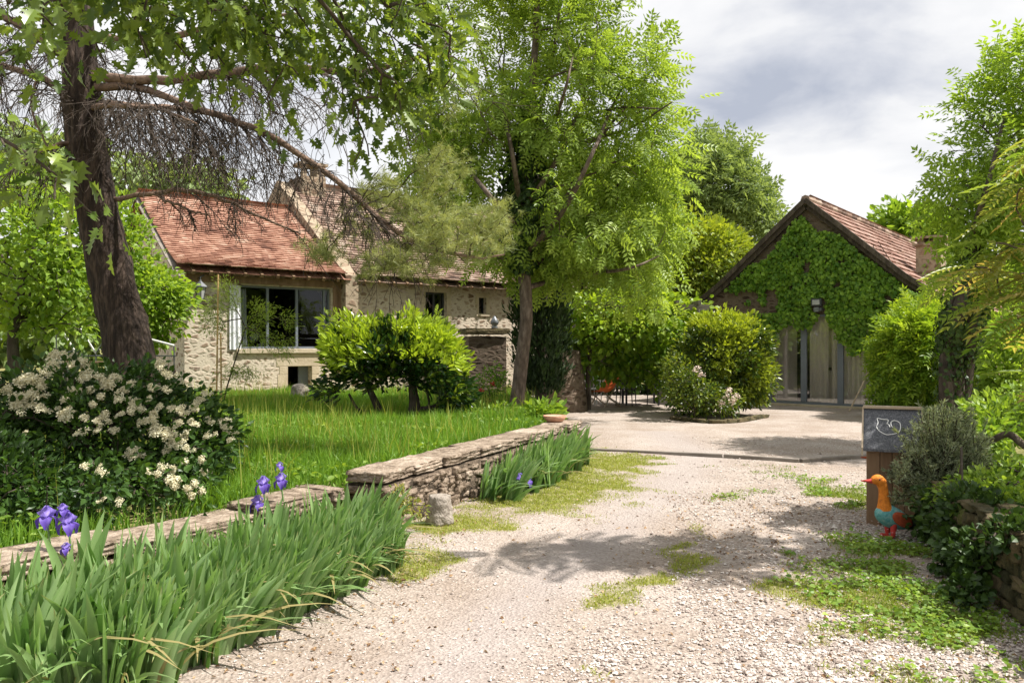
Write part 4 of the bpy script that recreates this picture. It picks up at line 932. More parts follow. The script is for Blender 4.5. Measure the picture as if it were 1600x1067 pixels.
# --- central ash-like tree, with a dark ivy core
def build_central():
    D = 15.0; b = G(806, 642, .36); D = b[1]
    tr = smooth_path([b] + [P(x, y, D) for x, y in ((812, 590), (822, 500), (820, 440), (812, 380), (815, 300), (825, 200), (835, 90), (840, -30), (845, -160))], 50)
    limbs = []; tg = []
    r = np.random.default_rng(17)
    sp = [(880, 60, D, 110, 75, 1.8), (960, 120, D, 85, 60, 1.6), (1010, 175, D, 52, 42, 1.2), (800, 40, D, 120, 90, 1.9), (760, 170, D, 100, 90, 1.8), (700, 270, D, 85, 70, 1.3), (860, 200, D, 90, 60, 1.5), (960, 250, D, 80, 60, 1.5),
          (1010, 280, D, 60, 42, 1.0), (1030, 340, D, 45, 40, 1.0), (1045, 230, D, 25, 30, .6), (660, 330, D, 45, 50, .8), (900, 340, D, 110, 55, 1.6), (960, 390, D, 90, 45, 1.5), (830, 390, D, 80, 55, 1.5), (1000, 440, D + 1, 70, 45, 1.2), (740, 370, D, 60, 45, 1.0), (850, -80, D, 180, 100, 2.4), (900, 430, D, 80, 40, 1.3), (690, 180, D, 50, 70, 1.0)]
    tg, _ = ell(sp, 800, .42, 17, .55)
    fans = [((820, 430), (905, 350), (965, 290), (1000, 250)), ((818, 400), (880, 330), (930, 230), (960, 160), (990, 110)), ((816, 330), (870, 250), (905, 170), (930, 80)), ((812, 360), (760, 300), (715, 240), (680, 170)),
            ((814, 300), (790, 220), (765, 130), (740, 40)), ((822, 240), (850, 150), (870, 50), (880, -60)), ((818, 420), (760, 390), (700, 330)), ((820, 450), (900, 430), (980, 420), (1030, 400)), ((818, 280), (880, 200), (960, 170), (1030, 170)), ((820, 340), (850, 240), (880, 150), (895, 90)), ((814, 330), (800, 240), (785, 150), (790, 60)), ((822, 390), (890, 300), (950, 200), (1010, 140)), ((816, 380), (780, 330), (740, 270), (715, 210)), ((826, 300), (900, 230), (985, 200), (1050, 160))]
    lp = []
    for f in fans:
        pts = [P(x, y, D + (0 if i == 0 else r.normal(0, .8))) for i, (x, y) in enumerate(f)]; pa = smooth_path(pts, 18); lp.append(pa)
        limbs += tube(pa, [.055, .042, .028, .012], 7, rough=.08, seed=3)
    o = thing('ash_tree', 'tall bright green tree with slender pale trunk in the middle', 'tree', b)
    allp = np.vstack([tr[20:]] + lp)
    br = grow(allp, tg, [.05, .05], seed=5, start=0, tip=.006, wob=.1)
    obj('trunk', tube(tr, [.15, .13, .12, .115, .105, .09, .07, .05, .03], 12, rough=.14, seed=9) + limbs + [br], M['bark_grey'], o, True)
    obj('crown', [leaves_at(tg, 13, .42, T_pinnate(4, .18, .42, .3), (.20, .35), .8, .15, 18, nrand=.5, out=.9)], M['ash'], o)
    # ivy climbing the upper trunk
    n = 4200; u = R(0, 1, n); k = (18 + u * 17); p = np.stack([np.interp(k, np.arange(50), tr[:, i]) for i in range(3)], 1)
    d = nrm(rng.normal(size=(n, 3)) * np.array([1, 1, .4])); wdt = .18 + .34 * np.sin(np.clip(u, 0, 1) * 3.1)
    pos = p + d * (wdt * R(.3, 1, n))[:, None]
    iv = thing('ivy', 'dark ivy wrapped round the upper trunk of the central tree', 'climbing plant', tr[20])
    obj('leaves', [inst(T_fold(.8), pos, nrm(np.array([0, 0, -1.]) + rng.normal(0, .5, (n, 3))), d + rng.normal(0, .3, (n, 3)), R(.07, .13, n), R(0, .8, n))], M['ivydark'], iv)
build_central()

simple_tree('ash_tree', 'second leafy ash standing behind the central tree by the arbour', 905, 620, 22.5, [(905, 350, 22.5, 85, 55, 1.6), (950, 290, 22.5, 80, 55, 1.5), (870, 280, 22.5, 75, 60, 1.6), (1000, 360, 22.5, 55, 50, 1.2), (900, 210, 22.5, 75, 50, 1.5), (960, 400, 22.5, 70, 35, 1.2), (850, 400, 22.5, 50, 35, 1.1)],
            420, 12, .48, T_pinnate(4, .18, .42, .3), (.24, .40), 'ash', 180, .16, shell=.38, gap=.4)
# --- dark cypress behind the central trunk
def build_cypress():
    b = G(848, 640, .3); b = np.array([(845 - 800) * 17.2 / F, 17.2, .1]); h = 5.4
    o = thing('cypress', 'dark narrow cypress standing right behind the central trunk', 'tree', b)
    n = 900; z = R(.1, 1, n); rad = .55 * np.sin(np.clip(z * 1.05, 0, 1) ** .7 * 3.05 + .05) + .05; a = R(0, 6.283, n); rr = rad * R(.55, 1, n)
    tg = b + np.stack([np.cos(a) * rr, np.sin(a) * rr, z * h], 1)
    r = np.random.default_rng(1); per = 12; m = n * per; base = np.repeat(tg, per, 0); pos = base + r.normal(0, .08, (m, 3)); out = nrm((base - b) * np.array([1, 1, 0]))
    obj('crown', [inst(T_diamond(.35), pos, out * .5 + np.array([0, 0, 1.]) + r.normal(0, .35, (m, 3)), out + r.normal(0, .5, (m, 3)), r.uniform(.10, .2, m), np.clip(r.normal(.4, .25, m), 0, 1))], M['cypress'], o)
    obj('trunk', tube([b, b + np.array([0, 0, h * .9])], [.14, .03], 8, rough=.1), M['bark_dark'], o, True)
build_cypress()

# --- trees behind
simple_tree('walnut_tree', 'grey green tree rising far behind between the central tree and barn', 1120, 560, 42, [(1110, 290, 42, 70, 60, 2.6), (1150, 300, 42, 45, 55, 2), (1165, 330, 42, 40, 40, 1.8), (1090, 250, 42, 35, 32, 1.5), (1195, 345, 42, 22, 22, 1), (1130, 250, 42, 30, 30, 1.2), (1060, 300, 42, 60, 60, 2.4), (1180, 300, 42, 14, 16, .6)],
            380, 12, .85, T_pinnate(3, .22, .5, .3), (.4, .75), 'far', 81, .4, gap=.35, tip=.02)
simple_tree('domed_tree', 'yellow green rounded tree behind the arbour left of the barn', 1085, 560, 31, [(1090, 410, 31, 78, 62, 2.2), (1040, 400, 31, 55, 55, 1.8), (1135, 420, 31, 45, 55, 1.6), (1060, 360, 31, 40, 25, 1.2), (1110, 470, 31, 60, 50, 1.8)],
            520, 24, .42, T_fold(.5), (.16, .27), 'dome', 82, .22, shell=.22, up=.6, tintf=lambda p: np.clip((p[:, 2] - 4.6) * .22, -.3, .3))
simple_tree('lime_tree', 'bright green tree at the left edge with a dark crooked trunk', 30, 590, 14, [(60, 380, 14, 90, 60, 1.6), (30, 440, 14, 80, 60, 1.6), (110, 450, 14, 60, 60, 1.2), (-30, 350, 14, 80, 90, 1.6), (110, 345, 14, 45, 45, 1.2), (20, 310, 14, 60, 35, 1.2), (140, 500, 14.5, 40, 30, .8), (60, 500, 14, 60, 30, 1)],
            420, 17, .33, T_fold(.72), (.08, .15), 'lime', 83, .14, shell=.3, gap=.9, up=.9)
simple_tree('lime_tree', 'sunlit bright green tree beside the left corner of the house', 200, 590, 17, [(205, 410, 17, 40, 55, 1.0), (240, 455, 17, 42, 35, .9), (225, 480, 17, 55, 40, 1.0), (190, 345, 17, 32, 32, .8), (268, 468, 17, 26, 26, .6), (180, 440, 17, 40, 60, .9), (235, 520, 17, 35, 25, .6)],
            300, 17, .34, T_fold(.72), (.09, .15), 'lime', 84, .1, shell=.3, up=.9)
simple_tree('poplar_tree', 'pale green tree seen through the pine twigs behind the house', 250, 560, 34, [(240, 300, 34, 80, 40, 2.5), (160, 280, 34, 70, 50, 2.4), (320, 300, 34, 50, 35, 1.8), (60, 270, 34, 90, 50, 2.5), (30, 225, 34, 40, 30, 1.4)],
            300, 16, .7, T_fold(.7), (.28, .45), 'far', 85, .25, gap=.3, tip=.015)
simple_tree('hedge_tree', 'small yellow green tree showing right of the barn roof', 1425, 560, 40, [(1420, 365, 40, 45, 35, 2), (1395, 345, 40, 22, 20, 1), (1455, 370, 40, 30, 40, 1.4)], 150, 14, .7, T_fold(.6), (.3, .5), 'lime', 86, .2, tip=.015)
# walnut on the right with an ivy clad stem cluster
def build_right_tree():
    Y = 12.2; b = P(1492, 650, Y); b[2] = float(ground_z(b[0], b[1]))
    stems = []; r = np.random.default_rng(4); mains = []
    for (x0, pts) in ((1475, [(1479, 560), (1486, 480), (1508, 400), (1540, 300), (1570, 180)]), (1490, [(1495, 560), (1500, 480), (1530, 380), (1570, 280), (1610, 170)]), (1503, [(1512, 560), (1524, 490), (1560, 430), (1620, 370)]), (1484, [(1487, 560), (1484, 510), (1490, 460), (1500, 420)])):
        q = b + np.array([(x0 - 1492) * Y / F, r.normal(0, .1), 0]); pa = smooth_path([q] + [P(x, y, Y + r.normal(0, .15) * (i + 1)) for i, (x, y) in enumerate(pts)], 24); mains.append(pa)
        stems += tube(pa, [.115, .10, .085, .06, .035, .02], 9, rough=.22, seed=int(x0))
    o = thing('ash_tree', 'leafy tree on the right with several ivy clad dark stems', 'tree', b)
    sp = [(1580, 160, Y, 60, 50, 1.2), (1545, 250, Y, 75, 42, 1.4), (1530, 330, Y, 45, 45, 1.2), (1560, 330, Y, 70, 70, 1.5),  (1600, 240, Y, 60, 70, 1.5), (1580, 100, Y, 35, 28, .8), (1540, 420, Y, 55, 40, 1.2), (1640, 130, Y, 80, 90, 1.6), (1485, 290, Y, 22, 12, .5), (1560, 110, Y, 25, 16, .5)]
    tg, _ = ell(sp, 300, .40, 91, .6)
    br = grow(np.vstack([m[8:] for m in mains]), tg, [.05, .05], seed=6, start=0, tip=.006)
    obj('trunk', stems + [br], M['bark_dark'], o, True)
    obj('crown', [leaves_at(tg, 10, .36, T_pinnate(3, .2, .5, .3), (.17, .28), .9, .2, 92, nrand=.45, out=.9, tintf=lambda p: np.full(len(p), .08))], M['lime'], o)
    n = 2600; k = r.choice(len(mains), n); u = r.uniform(0, 14, n); p = np.stack([[np.interp(u[i], np.arange(24), mains[k[i]][:, c]) for c in range(3)] for i in range(n)])
    d = nrm(r.normal(size=(n, 3)) * np.array([1, 1, .3])); iv = thing('ivy', 'ivy strands climbing the dark stems of the right hand tree', 'climbing plant', b + np.array([0, 0, .2]))
    obj('leaves', [inst(T_fold(.8), p + d * r.uniform(.1, .2, n)[:, None], np.array([0, 0, -1.]) + r.normal(0, .5, (n, 3)), d + r.normal(0, .3, (n, 3)), r.uniform(.05, .09, n), r.uniform(0, 1, n))], M['ivydark'], iv)
build_right_tree()
# sumac just outside the frame on the right; its fronds reach into view
def build_sumac():
    b = np.array([5.6, 6.4, .5]); r = np.random.default_rng(8)
    o = thing('sumac_tree', 'sumac with long drooping yellowish fronds reaching in from the right edge', 'tree', b)
    sp = [(1600, 310, 7.2, 50, 50, .6), (1600, 410, 7.2, 50, 40, .6), (1560, 400, 7.4, 30, 30, .4), (1620, 480, 7, 50, 40, .5), (1660, 250, 7, 60, 80, .8), (1620, 590, 7.2, 30, 25, .4), (1575, 520, 7.6, 20, 20, .3)]
    tg, _ = ell(sp, 34, .4, 95)
    up = np.array([[r.uniform(2.3, 6.6), r.uniform(5.15, 6.35), r.uniform(4.7, 5.6)] for _ in range(110)]); up = up[(np.abs(up[:, 1] - 5.85) < .10 + .14 * (up[:, 0] - 2.3)) & (fbm(up * 1.1, 4, 2) > .42)]  # unseen upper crown, shaped as a strip to throw shade across the drive
    tr = smooth_path([b, b + np.array([.05, -.1, 1.2]), b + np.array([-.1, -.2, 2.6]), b + np.array([-.2, -.4, 4.2])], 20)
    allt = np.vstack([tg, up]); br = grow(tr, allt, [.11, .06], seed=5, start=.35, tip=.008, wob=.15)
    obj('trunk', tube(tr, [.13, .11, .09, .05], 10, rough=.1) + [br], M['bark_grey'], o, True)
    per = 5; n = len(allt) * per; base = np.repeat(allt, per, 0); a = r.uniform(0, 6.283, n)
    ax = np.stack([np.cos(a), np.sin(a), r.normal(-.1, .25, n)], 1); no = np.array([0, 0, 1.]) + r.normal(0, .2, (n, 3))
    t = np.clip(r.normal(.25, .18, n) + (r.uniform(0, 1, n) < .15) * .6, 0, 1)
    obj('crown', [inst(T_pinnate(8, .085, .26, .45), base, ax, no, r.uniform(.36, .56, n), t)], M['sumac'], o)
build_sumac()

# --- shrubs
def shrub(name, label, base, specs, nt_, per, spread, tpl, size, leaf, seed, stems=None, r0=.03, shell=.25, cat='shrub', bark='bark_dark', gap=0., lname='foliage', **kw):
    o = thing(name, label, cat, base); tg, d = ell(specs, nt_, shell, seed, gap)
    tr = smooth_path(stems if stems is not None else [base, base + np.array([0, 0, .3]), tg.mean(0)], 10)
    br = grow(tr, tg, [r0, r0 * .7], seed=seed, start=.2, tip=.004)
    obj('stems', tube(tr, [r0, r0 * .6], 8, rough=.1) + [br], M[bark], o, True)
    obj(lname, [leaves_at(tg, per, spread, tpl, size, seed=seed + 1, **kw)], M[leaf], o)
    return o, tg, d
# cherry laurel with two leaning trunks
def build_laurel():
    Y = 13.2; b = np.array([(625 - 800) * Y / F, Y, .34]); o = thing('laurel_shrub', 'cherry laurel with glossy dark leaves and lime green new tips', 'shrub', b)
    t1 = smooth_path([P(606, 676, Y), P(592, 640, Y), P(578, 610, Y), P(565, 585, Y)], 10); t2 = smooth_path([P(640, 672, Y), P(648, 635, Y), P(645, 605, Y), P(650, 575, Y)], 10); t3 = smooth_path([P(648, 640, Y), P(680, 635, Y), P(705, 615, Y)], 8); t4 = smooth_path([P(585, 645, Y), P(560, 640, Y), P(545, 615, Y)], 8)
    sp = [(565, 552, Y, 52, 36, .75), (620, 550, Y, 60, 42, .85), (680, 562, Y, 46, 44, .7), (640, 530, Y, 55, 26, .7), (555, 535, Y, 38, 22, .5), (705, 605, Y, 28, 40, .5), (535, 580, Y, 26, 26, .4), (670, 525, Y, 38, 22, .5), (525, 545, Y, 16, 16, .3), (610, 590, Y, 60, 14, .5), (515, 610, Y, 16, 8, .3), (705, 625, Y, 16, 16, .3)]
    tg, d = ell(sp, 420, .22, 101); q_ = np.random.default_rng(7); hi_ = tg[tg[:, 2] > 1.35]; sh_ = hi_[q_.choice(len(hi_), 60)] + np.stack([q_.normal(0, .12, 60), q_.normal(0, .12, 60), q_.uniform(.08, .26, 60)], 1); tg = np.vstack([tg, sh_]); br = grow(np.vstack([t1, t2, t3, t4]), tg, [.05, .04], seed=4, start=0, tip=.005)
    obj('stems', tube(t1, [.085, .06, .045], 9, rough=.15) + tube(t2, [.13, .085, .06], 9, rough=.15) + tube(t3, [.05, .03], 7) + tube(t4, [.035, .02], 7) + [br], M['bark_dark'], o, True)
    c = np.array([(620 - 800) * Y / F, Y, 1.5])
    new = lambda p: np.where((p[:, 2] > 1.45 + .3 * (fbm(p * 2.5, 6, 2) - .5) - np.abs(p[:, 0] - c[0]) * .30) & (fbm(p * 3, 61, 2) > .36), .55, -.42)
    obj('foliage', [leaves_at(tg, 20, .17, T_fold(.36, .1, .1), (.09, .17), .35, -.2, 102, centre=c - np.array([0, 0, .6]), tintf=new, out=1.0)], M['laurel'], o)
build_laurel()
# rounded bush with its stone edging
bY = 18.2
bb_, tgb, _ = shrub('rounded_bush', 'dense rounded evergreen bush with yellow green top left of the barn doors', np.array([(1130 - 800) * bY / F, bY, 0]), [(1125, 565, bY, 72, 72, 1.1), (1160, 560, bY, 45, 65, .9), (1085, 590, bY, 40, 55, .8), (1130, 515, bY, 50, 25, .8), (1180, 590, bY, 25, 45, .6)], 560, 24, .20, T_fold(.45), (.08, .15), 'bush', 111, r0=.06, shell=.2,
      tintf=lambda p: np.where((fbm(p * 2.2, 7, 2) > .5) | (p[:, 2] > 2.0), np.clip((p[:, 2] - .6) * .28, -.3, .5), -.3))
shrub('rose_bush', 'loose low bush with pale blossom spilling over the stone edging', np.array([(1085 - 800) * 17.0 / F, 17.0, .1]), [(1080, 610, 17, 42, 30, .5), (1110, 628, 17, 35, 18, .4), (1060, 585, 17, 22, 25, .4), (1140, 628, 17, 22, 14, .3)], 140, 18, .2, T_fold(.5), (.05, .10), 'bush', 115, r0=.02, tintf=lambda p: np.full(len(p), -.2))
def blossoms(parent, pts, mat, rad=.09, per=28, seed=2, name='blossom', psize=(.02, .035)):
    r = np.random.default_rng(seed); n = len(pts) * per; d = nrm(r.normal(size=(n, 3)) + np.array([0, -.2, .4])); pos = np.repeat(pts, per, 0) + d * rad * r.uniform(.5, 1, n)[:, None]
    return obj(name, [inst(T_diamond(.9), pos, r.normal(size=(n, 3)), d, r.uniform(*psize, n), r.uniform(0, 1, n))], M[mat], parent)
rose = [o for o in COL.objects if o.name.startswith('rose_bush')][0]
for i, (x, y) in enumerate(((1135, 622), (1144, 628), (1128, 630), (1139, 612), (1150, 621), (1096, 585), (1088, 577))):
    blossoms(rose, np.array([P(x, y, 16.55)]), 'pinkflower', .09, 40, i, psize=(.03, .05))
edge = []
pts = [P(1055, 640, 17.2), P(1075, 655, 16.8), P(1110, 660, 16.4), P(1150, 655, 16.6), P(1190, 645, 17.6)]
solo('stone_edging', stone_run(smooth_path(pts, 12)[:, :2], .11, .2, 23, cap=0, lmin=.15, lmax=.4, cmin=.08, cmax=.12), M['mossy'], 'row of rough stones edging the rounded bush', 'edging', smooth=True)
# wisteria by the barn, right
wY = 17.4
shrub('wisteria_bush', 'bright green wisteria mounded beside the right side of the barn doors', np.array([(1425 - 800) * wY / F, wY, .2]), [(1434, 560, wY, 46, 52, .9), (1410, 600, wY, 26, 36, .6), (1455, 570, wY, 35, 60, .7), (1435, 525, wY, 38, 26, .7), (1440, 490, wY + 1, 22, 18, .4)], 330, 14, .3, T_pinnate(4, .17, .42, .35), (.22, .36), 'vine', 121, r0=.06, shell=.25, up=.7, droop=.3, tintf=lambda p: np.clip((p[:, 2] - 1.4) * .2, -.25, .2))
hY = 15.5
shrub('hedge_shrub', 'pale yellow green shrub behind the rosemary at the right edge', np.array([(1575 - 800) * hY / F, hY, .5]), [(1570, 560, hY, 45, 60, .9), (1610, 560, hY, 50, 70, .9), (1545, 600, hY, 25, 35, .6), (1580, 620, hY, 40, 30, .6)], 200, 15, .28, T_fold(.5), (.1, .18), 'lime', 124, r0=.04)
# viburnum with cream flower heads
def build_viburnum():
    Y = 6.9; b = P(150, 800, Y); b[2] = .33
    sp = [(150, 680, 7, 150, 95, .75), (60, 690, 6.9, 90, 90, .7), (260, 690, 7, 80, 85, .6), (110, 610, 7, 90, 45, .6), (40, 640, 6.8, 60, 50, .6), (200, 620, 7.1, 70, 40, .5), (310, 680, 7, 45, 60, .45), (230, 760, 6.7, 80, 55, .5), (100, 770, 6.5, 100, 60, .5), (-40, 680, 6.9, 80, 100, .7), (345, 690, 7, 20, 25, .3), (150, 775, 5.75, 110, 50, .4), (250, 775, 5.95, 65, 48, .35), (70, 790, 5.5, 90, 50, .35), (310, 735, 6.4, 35, 45, .3)]
    o, tg, d = shrub('viburnum_shrub', 'large shrub covered with cream white flower heads behind the low wall', b, sp, 760, 22, .17, T_fold(.55), (.045, .085), 'vib', 131, r0=.05, shell=.2, cat='shrub', tintf=lambda p: np.clip((fbm(p * 3, 3, 2) - .5) * .8, -.3, .3))
    # flower heads: domes of tiny florets on the outer shell
    r = np.random.default_rng(13); vars_ = []
    for v in range(6):
        ds = []; n = 260
        cen = np.vstack([[0, 0, 0], r.normal(0, .024, (4, 3)) * np.array([1, 1, .5])])
        k = r.choice(5, n); q = nrm(r.normal(size=(n, 3))); q[:, 2] = np.abs(q[:, 2]) * .9; pos = cen[k] + q * r.uniform(.016, .034, n)[:, None]
        me = mesh_from('flower_head', [inst(T_diamond(.95), pos, r.normal(size=(n, 3)), q + r.normal(0, .3, (n, 3)), r.uniform(.010, .019, n), np.clip(r.normal(.6, .3, n), 0, 1))])
        me.materials.append(M['flower']); vars_.append(me)
    heads = [(215,430,80),(190,490,50),(310,445,80),(350,495,60),(100,510,80),(130,575,60),(60,610,70),(115,625,60),(185,645,50),(260,670,70),(355,672,40),(400,690,50),(340,735,45),(405,725,40),(480,725,40),(100,740,35),(500,660,35),(540,535,35),(490,590,50),(565,600,45),(545,635,50),(625,590,40),(690,560,40),(650,550,40),(620,545,30),(660,450,50),(695,490,50),(600,690,50),(640,720,60),(690,750,60),(740,770,60),(700,790,45),(770,800,40),(660,630,40),(720,640,50),(760,650,50),(800,630,45),(830,600,40),(850,570,40),(870,690,40),(940,690,50),(950,740,40),(955,770,35),(900,740,35),(860,750,40),(820,700,40),(790,690,35),(740,700,45),(535,830,60),(190,865,45),(345,880,40),(375,860,35),(410,890,40),(435,905,35),(425,1015,40),(490,1020,30),(610,900,25),(670,870,45),(720,890,40),(715,935,55),(730,960,40),(660,910,30),(770,860,40),(810,950,40),(840,980,40),(780,970,35),(800,1000,30),(840,850,35),(850,900,30),(780,740,35),(520,560,40),(450,540,60),(470,510,50),(380,560,40),(420,590,40),(385,620,35),(440,660,40),(0,520,40),(30,560,45),(165,525,50),(270,600,35),(300,560,45),(590,640,35),(640,660,40)]
    C = np.array([P(*q[:3]) for q in sp]); RR = np.array([[q[3] * q[2] / F, q[5], q[4] * q[2] / F] for q in sp])
    off = np.array(o.location); E = np.array([0, 0, EYE]); hl = []
    for zx, zy, dm in heads:
        for k in range(3 if dm > 55 else 2 if dm > 42 else 1):
            jx, jy = (r.normal(0, dm * .28, 2) if k else (0, 0)); ray = P((zx + jx) / 2.667, 400 + (zy + jy) / 2.667, 1.0) - E
            oc = (E - C) / RR; dv = ray / RR; A_ = (dv ** 2).sum(1); B_ = (oc * dv).sum(1); C_ = (oc ** 2).sum(1) - 1; disc = B_ ** 2 - A_ * C_
            t = np.where(disc > 0, (-B_ - np.sqrt(np.maximum(disc, 0))) / A_, 99).min(); t = t if t < 20 else 6.9
            t -= .03; hl.append((E + ray * t, max(dm, 38) / 2.667 * t / F / .105 * (.8 if k else 1.0)))
    rest = []
    for i, (p, sc_) in enumerate(hl):
        up = Vector((r.normal(0, .3), -.55 + r.normal(0, .25), .75)).normalized()
        if i < 100:
            f = bpy.data.objects.new('flower_head', vars_[i % 6]); COL.objects.link(f); f.parent = o
            f.location = Vector(p - off); f.rotation_euler = up.to_track_quat('Z', 'Y').to_euler(); f.scale = (sc_, sc_, sc_ * .8)
        else:
            n = 200; q = nrm(r.normal(size=(n, 3)) + np.array(up) * .7); pos = p + q * (r.uniform(.02, .05, n) * sc_)[:, None]
            rest.append(inst(T_diamond(.95), pos, r.normal(size=(n, 3)), q, r.uniform(.014, .024, n) * sc_, np.clip(r.normal(.55, .3, n), 0, 1)))
    if rest:
        f = obj('blossom', rest, M['flower'], o); f['kind'] = 'stuff'
build_viburnum()
shrub('privet_bush', 'low dark green bush at the left edge in front of the viburnum', P(30, 880, 5.6) * np.array([1, 1, 0]) + np.array([0, 0, .33]), [(20, 770, 5.6, 50, 60, .35), (-30, 760, 5.6, 60, 90, .4), (50, 810, 5.4, 34, 40, .25), (20, 830, 5.2, 40, 30, .25)], 190, 22, .12, T_fold(.4), (.04, .08), 'vib', 141, r0=.025)
# small plants near the house and wall
shrub('feathery_sapling', 'feathery young shrub growing beside tall bamboo canes at the house wall', np.array([(352 - 800) * 16 / F, 16, .34]), [(350, 470, 16, 26, 32, .4), (400, 520, 16, 32, 25, .4), (440, 540, 16, 25, 22, .35), (330, 500, 16, 20, 28, .3), (410, 485, 16, 30, 14, .35), (375, 580, 16, 34, 16, .3), (450, 500, 16, 16, 14, .2)], 150, 30, .17, T_diamond(.16), (.045, .10), 'feather', 145, r0=.02, shell=.4, bark='twig_dead', droop=.3)
for i, (x0, y0, x1, y1, Y) in enumerate(((338, 650, 341, 428, 15.8), (346, 650, 345, 520, 15.75))):
    solo('bamboo_cane', [c for k in range(6) for c in tube([P(x0 + (x1 - x0) * k / 6, y0 + (y1 - y0) * k / 6, Y), P(x0 + (x1 - x0) * (k + .98) / 6, y0 + (y1 - y0) * (k + .98) / 6, Y)], [.019, .016], 7)], M['cane'], ['tall bamboo cane standing upright by the feathery sapling', 'shorter bamboo cane beside the tall one at the house wall'][i], 'cane', 'bamboo canes by the house')
shrub('rose_plant', 'small leggy plant with red blooms near the mossy stone block', np.array([(765 - 800) * 15.6 / F, 15.6, .34]), [(765, 600, 15.6, 25, 22, .3), (750, 620, 15.6, 20, 15, .3), (775, 585, 15.6, 18, 12, .2)], 45, 14, .16, T_fold(.5), (.05, .09), 'herb', 149, r0=.015, tintf=lambda p: np.full(len(p), -.2))
rp_ = COL.objects['rose_plant']
for k, (x, y) in enumerate(((764, 627), (770, 600), (752, 612))): blossoms(rp_, np.array([P(x, y, 15.35)]), 'redpetal', .045, 20, 50 + k, 'bloom', (.04, .06))
shrub('leafy_plant', 'clump of broad green leaves behind the end of the low wall', np.array([.35, 12.6, .34]), [(850, 645, 12.6, 24, 12, .25), (835, 650, 12.6, 20, 10, .25)], 30, 14, .12, T_fold(.6), (.10, .17), 'herb', 151, r0=.01, cat='plant')
shrub('leafy_plant', 'low leafy plants growing under the central tree trunk', np.array([-.1, 13.4, .34]), [(800, 650, 13.4, 30, 14, .3), (770, 655, 13.4, 30, 10, .3), (740, 650, 13.4, 30, 12, .3)], 45, 14, .13, T_fold(.4), (.08, .15), 'herb', 152, r0=.01, cat='plant')
shrub('wall_weed', 'small yellowish weed rooted at the foot of the low wall by the stone post', G(632, 800), [(628, 780, 7.0, 18, 22, .12), (650, 795, 6.9, 14, 12, .1), (612, 795, 6.9, 14, 12, .1)], 34, 14, .06, T_fold(.5), (.02, .045), 'sumac', 154, r0=.005, cat='plant')
q = np.array([.62, 11.55, .475])
solo('terracotta_bowl', [lathe([(0.0, .0), (.08, .0), (.14, .05), (.175, .11), (.165, .115), (.13, .06), (0, .03)], q, 18)], M['terracotta'], 'shallow terracotta bowl on the far end of the low wall', 'bowl', smooth=True)
solo('cut_log', tube([P(812, 660, 12.4), P(826, 657, 12.2)], .055, 10, rough=.1), M['bark_dark'], 'short dark log lying beside the far end of the low wall', 'log', smooth=True)
# stone block (old oven base) in front of the far house wall, and the gate pier
oY = 18.6; c = P(755, 560, oY)
blk = thing('stone_platform', 'square mossy stone block with a slab top beyond the laurel', 'stone block', np.array([c[0], oY, 0]), HA * .4)
obj('body', [rock([0, 0, .95], [1.08, 1.1, 2.1], 7, 12, .97, .03, 2.0)], M['rubble3'], blk, local=True)
obj('slab', [rock([0, 0, 1.93], [1.25, 1.25, .16], 8, 10, .95, .03, 3.0)], M['mossy'], blk, local=True)
q = np.array([c[0] + .27, oY - .2, 2.0])
solo('stone_finial', [lathe([(.07, 0), (.08, .03), (.05, .06), (.09, .1), (.10, .14), (.06, .22), (.02, .27), (0, .29)], q, 12)], M['zinc'], 'small grey pointed pot standing on the mossy stone block', 'pot', smooth=True)
pY = 19.6; c = P(880, 600, pY)
V = []; rows = 14
pr = [(.62, 0), (.58, .3), (.52, .8), (.46, 1.25), (.42, 1.5), (.0, 1.55)]
v, f, _ = lathe(pr, np.array([c[0], pY, -.02]), 20); v = v.copy(); nn2 = fbm(v * 3, 4, 3) - .5; v[:, :2] = np.array([c[0], pY]) + (v[:, :2] - np.array([c[0], pY])) * (1 + .14 * nn2)[:, None]
solo('stone_pier', [(v, f, None)], M['rubble3'], 'tapering rough stone pier under the arbour vine', 'pier', smooth=True)

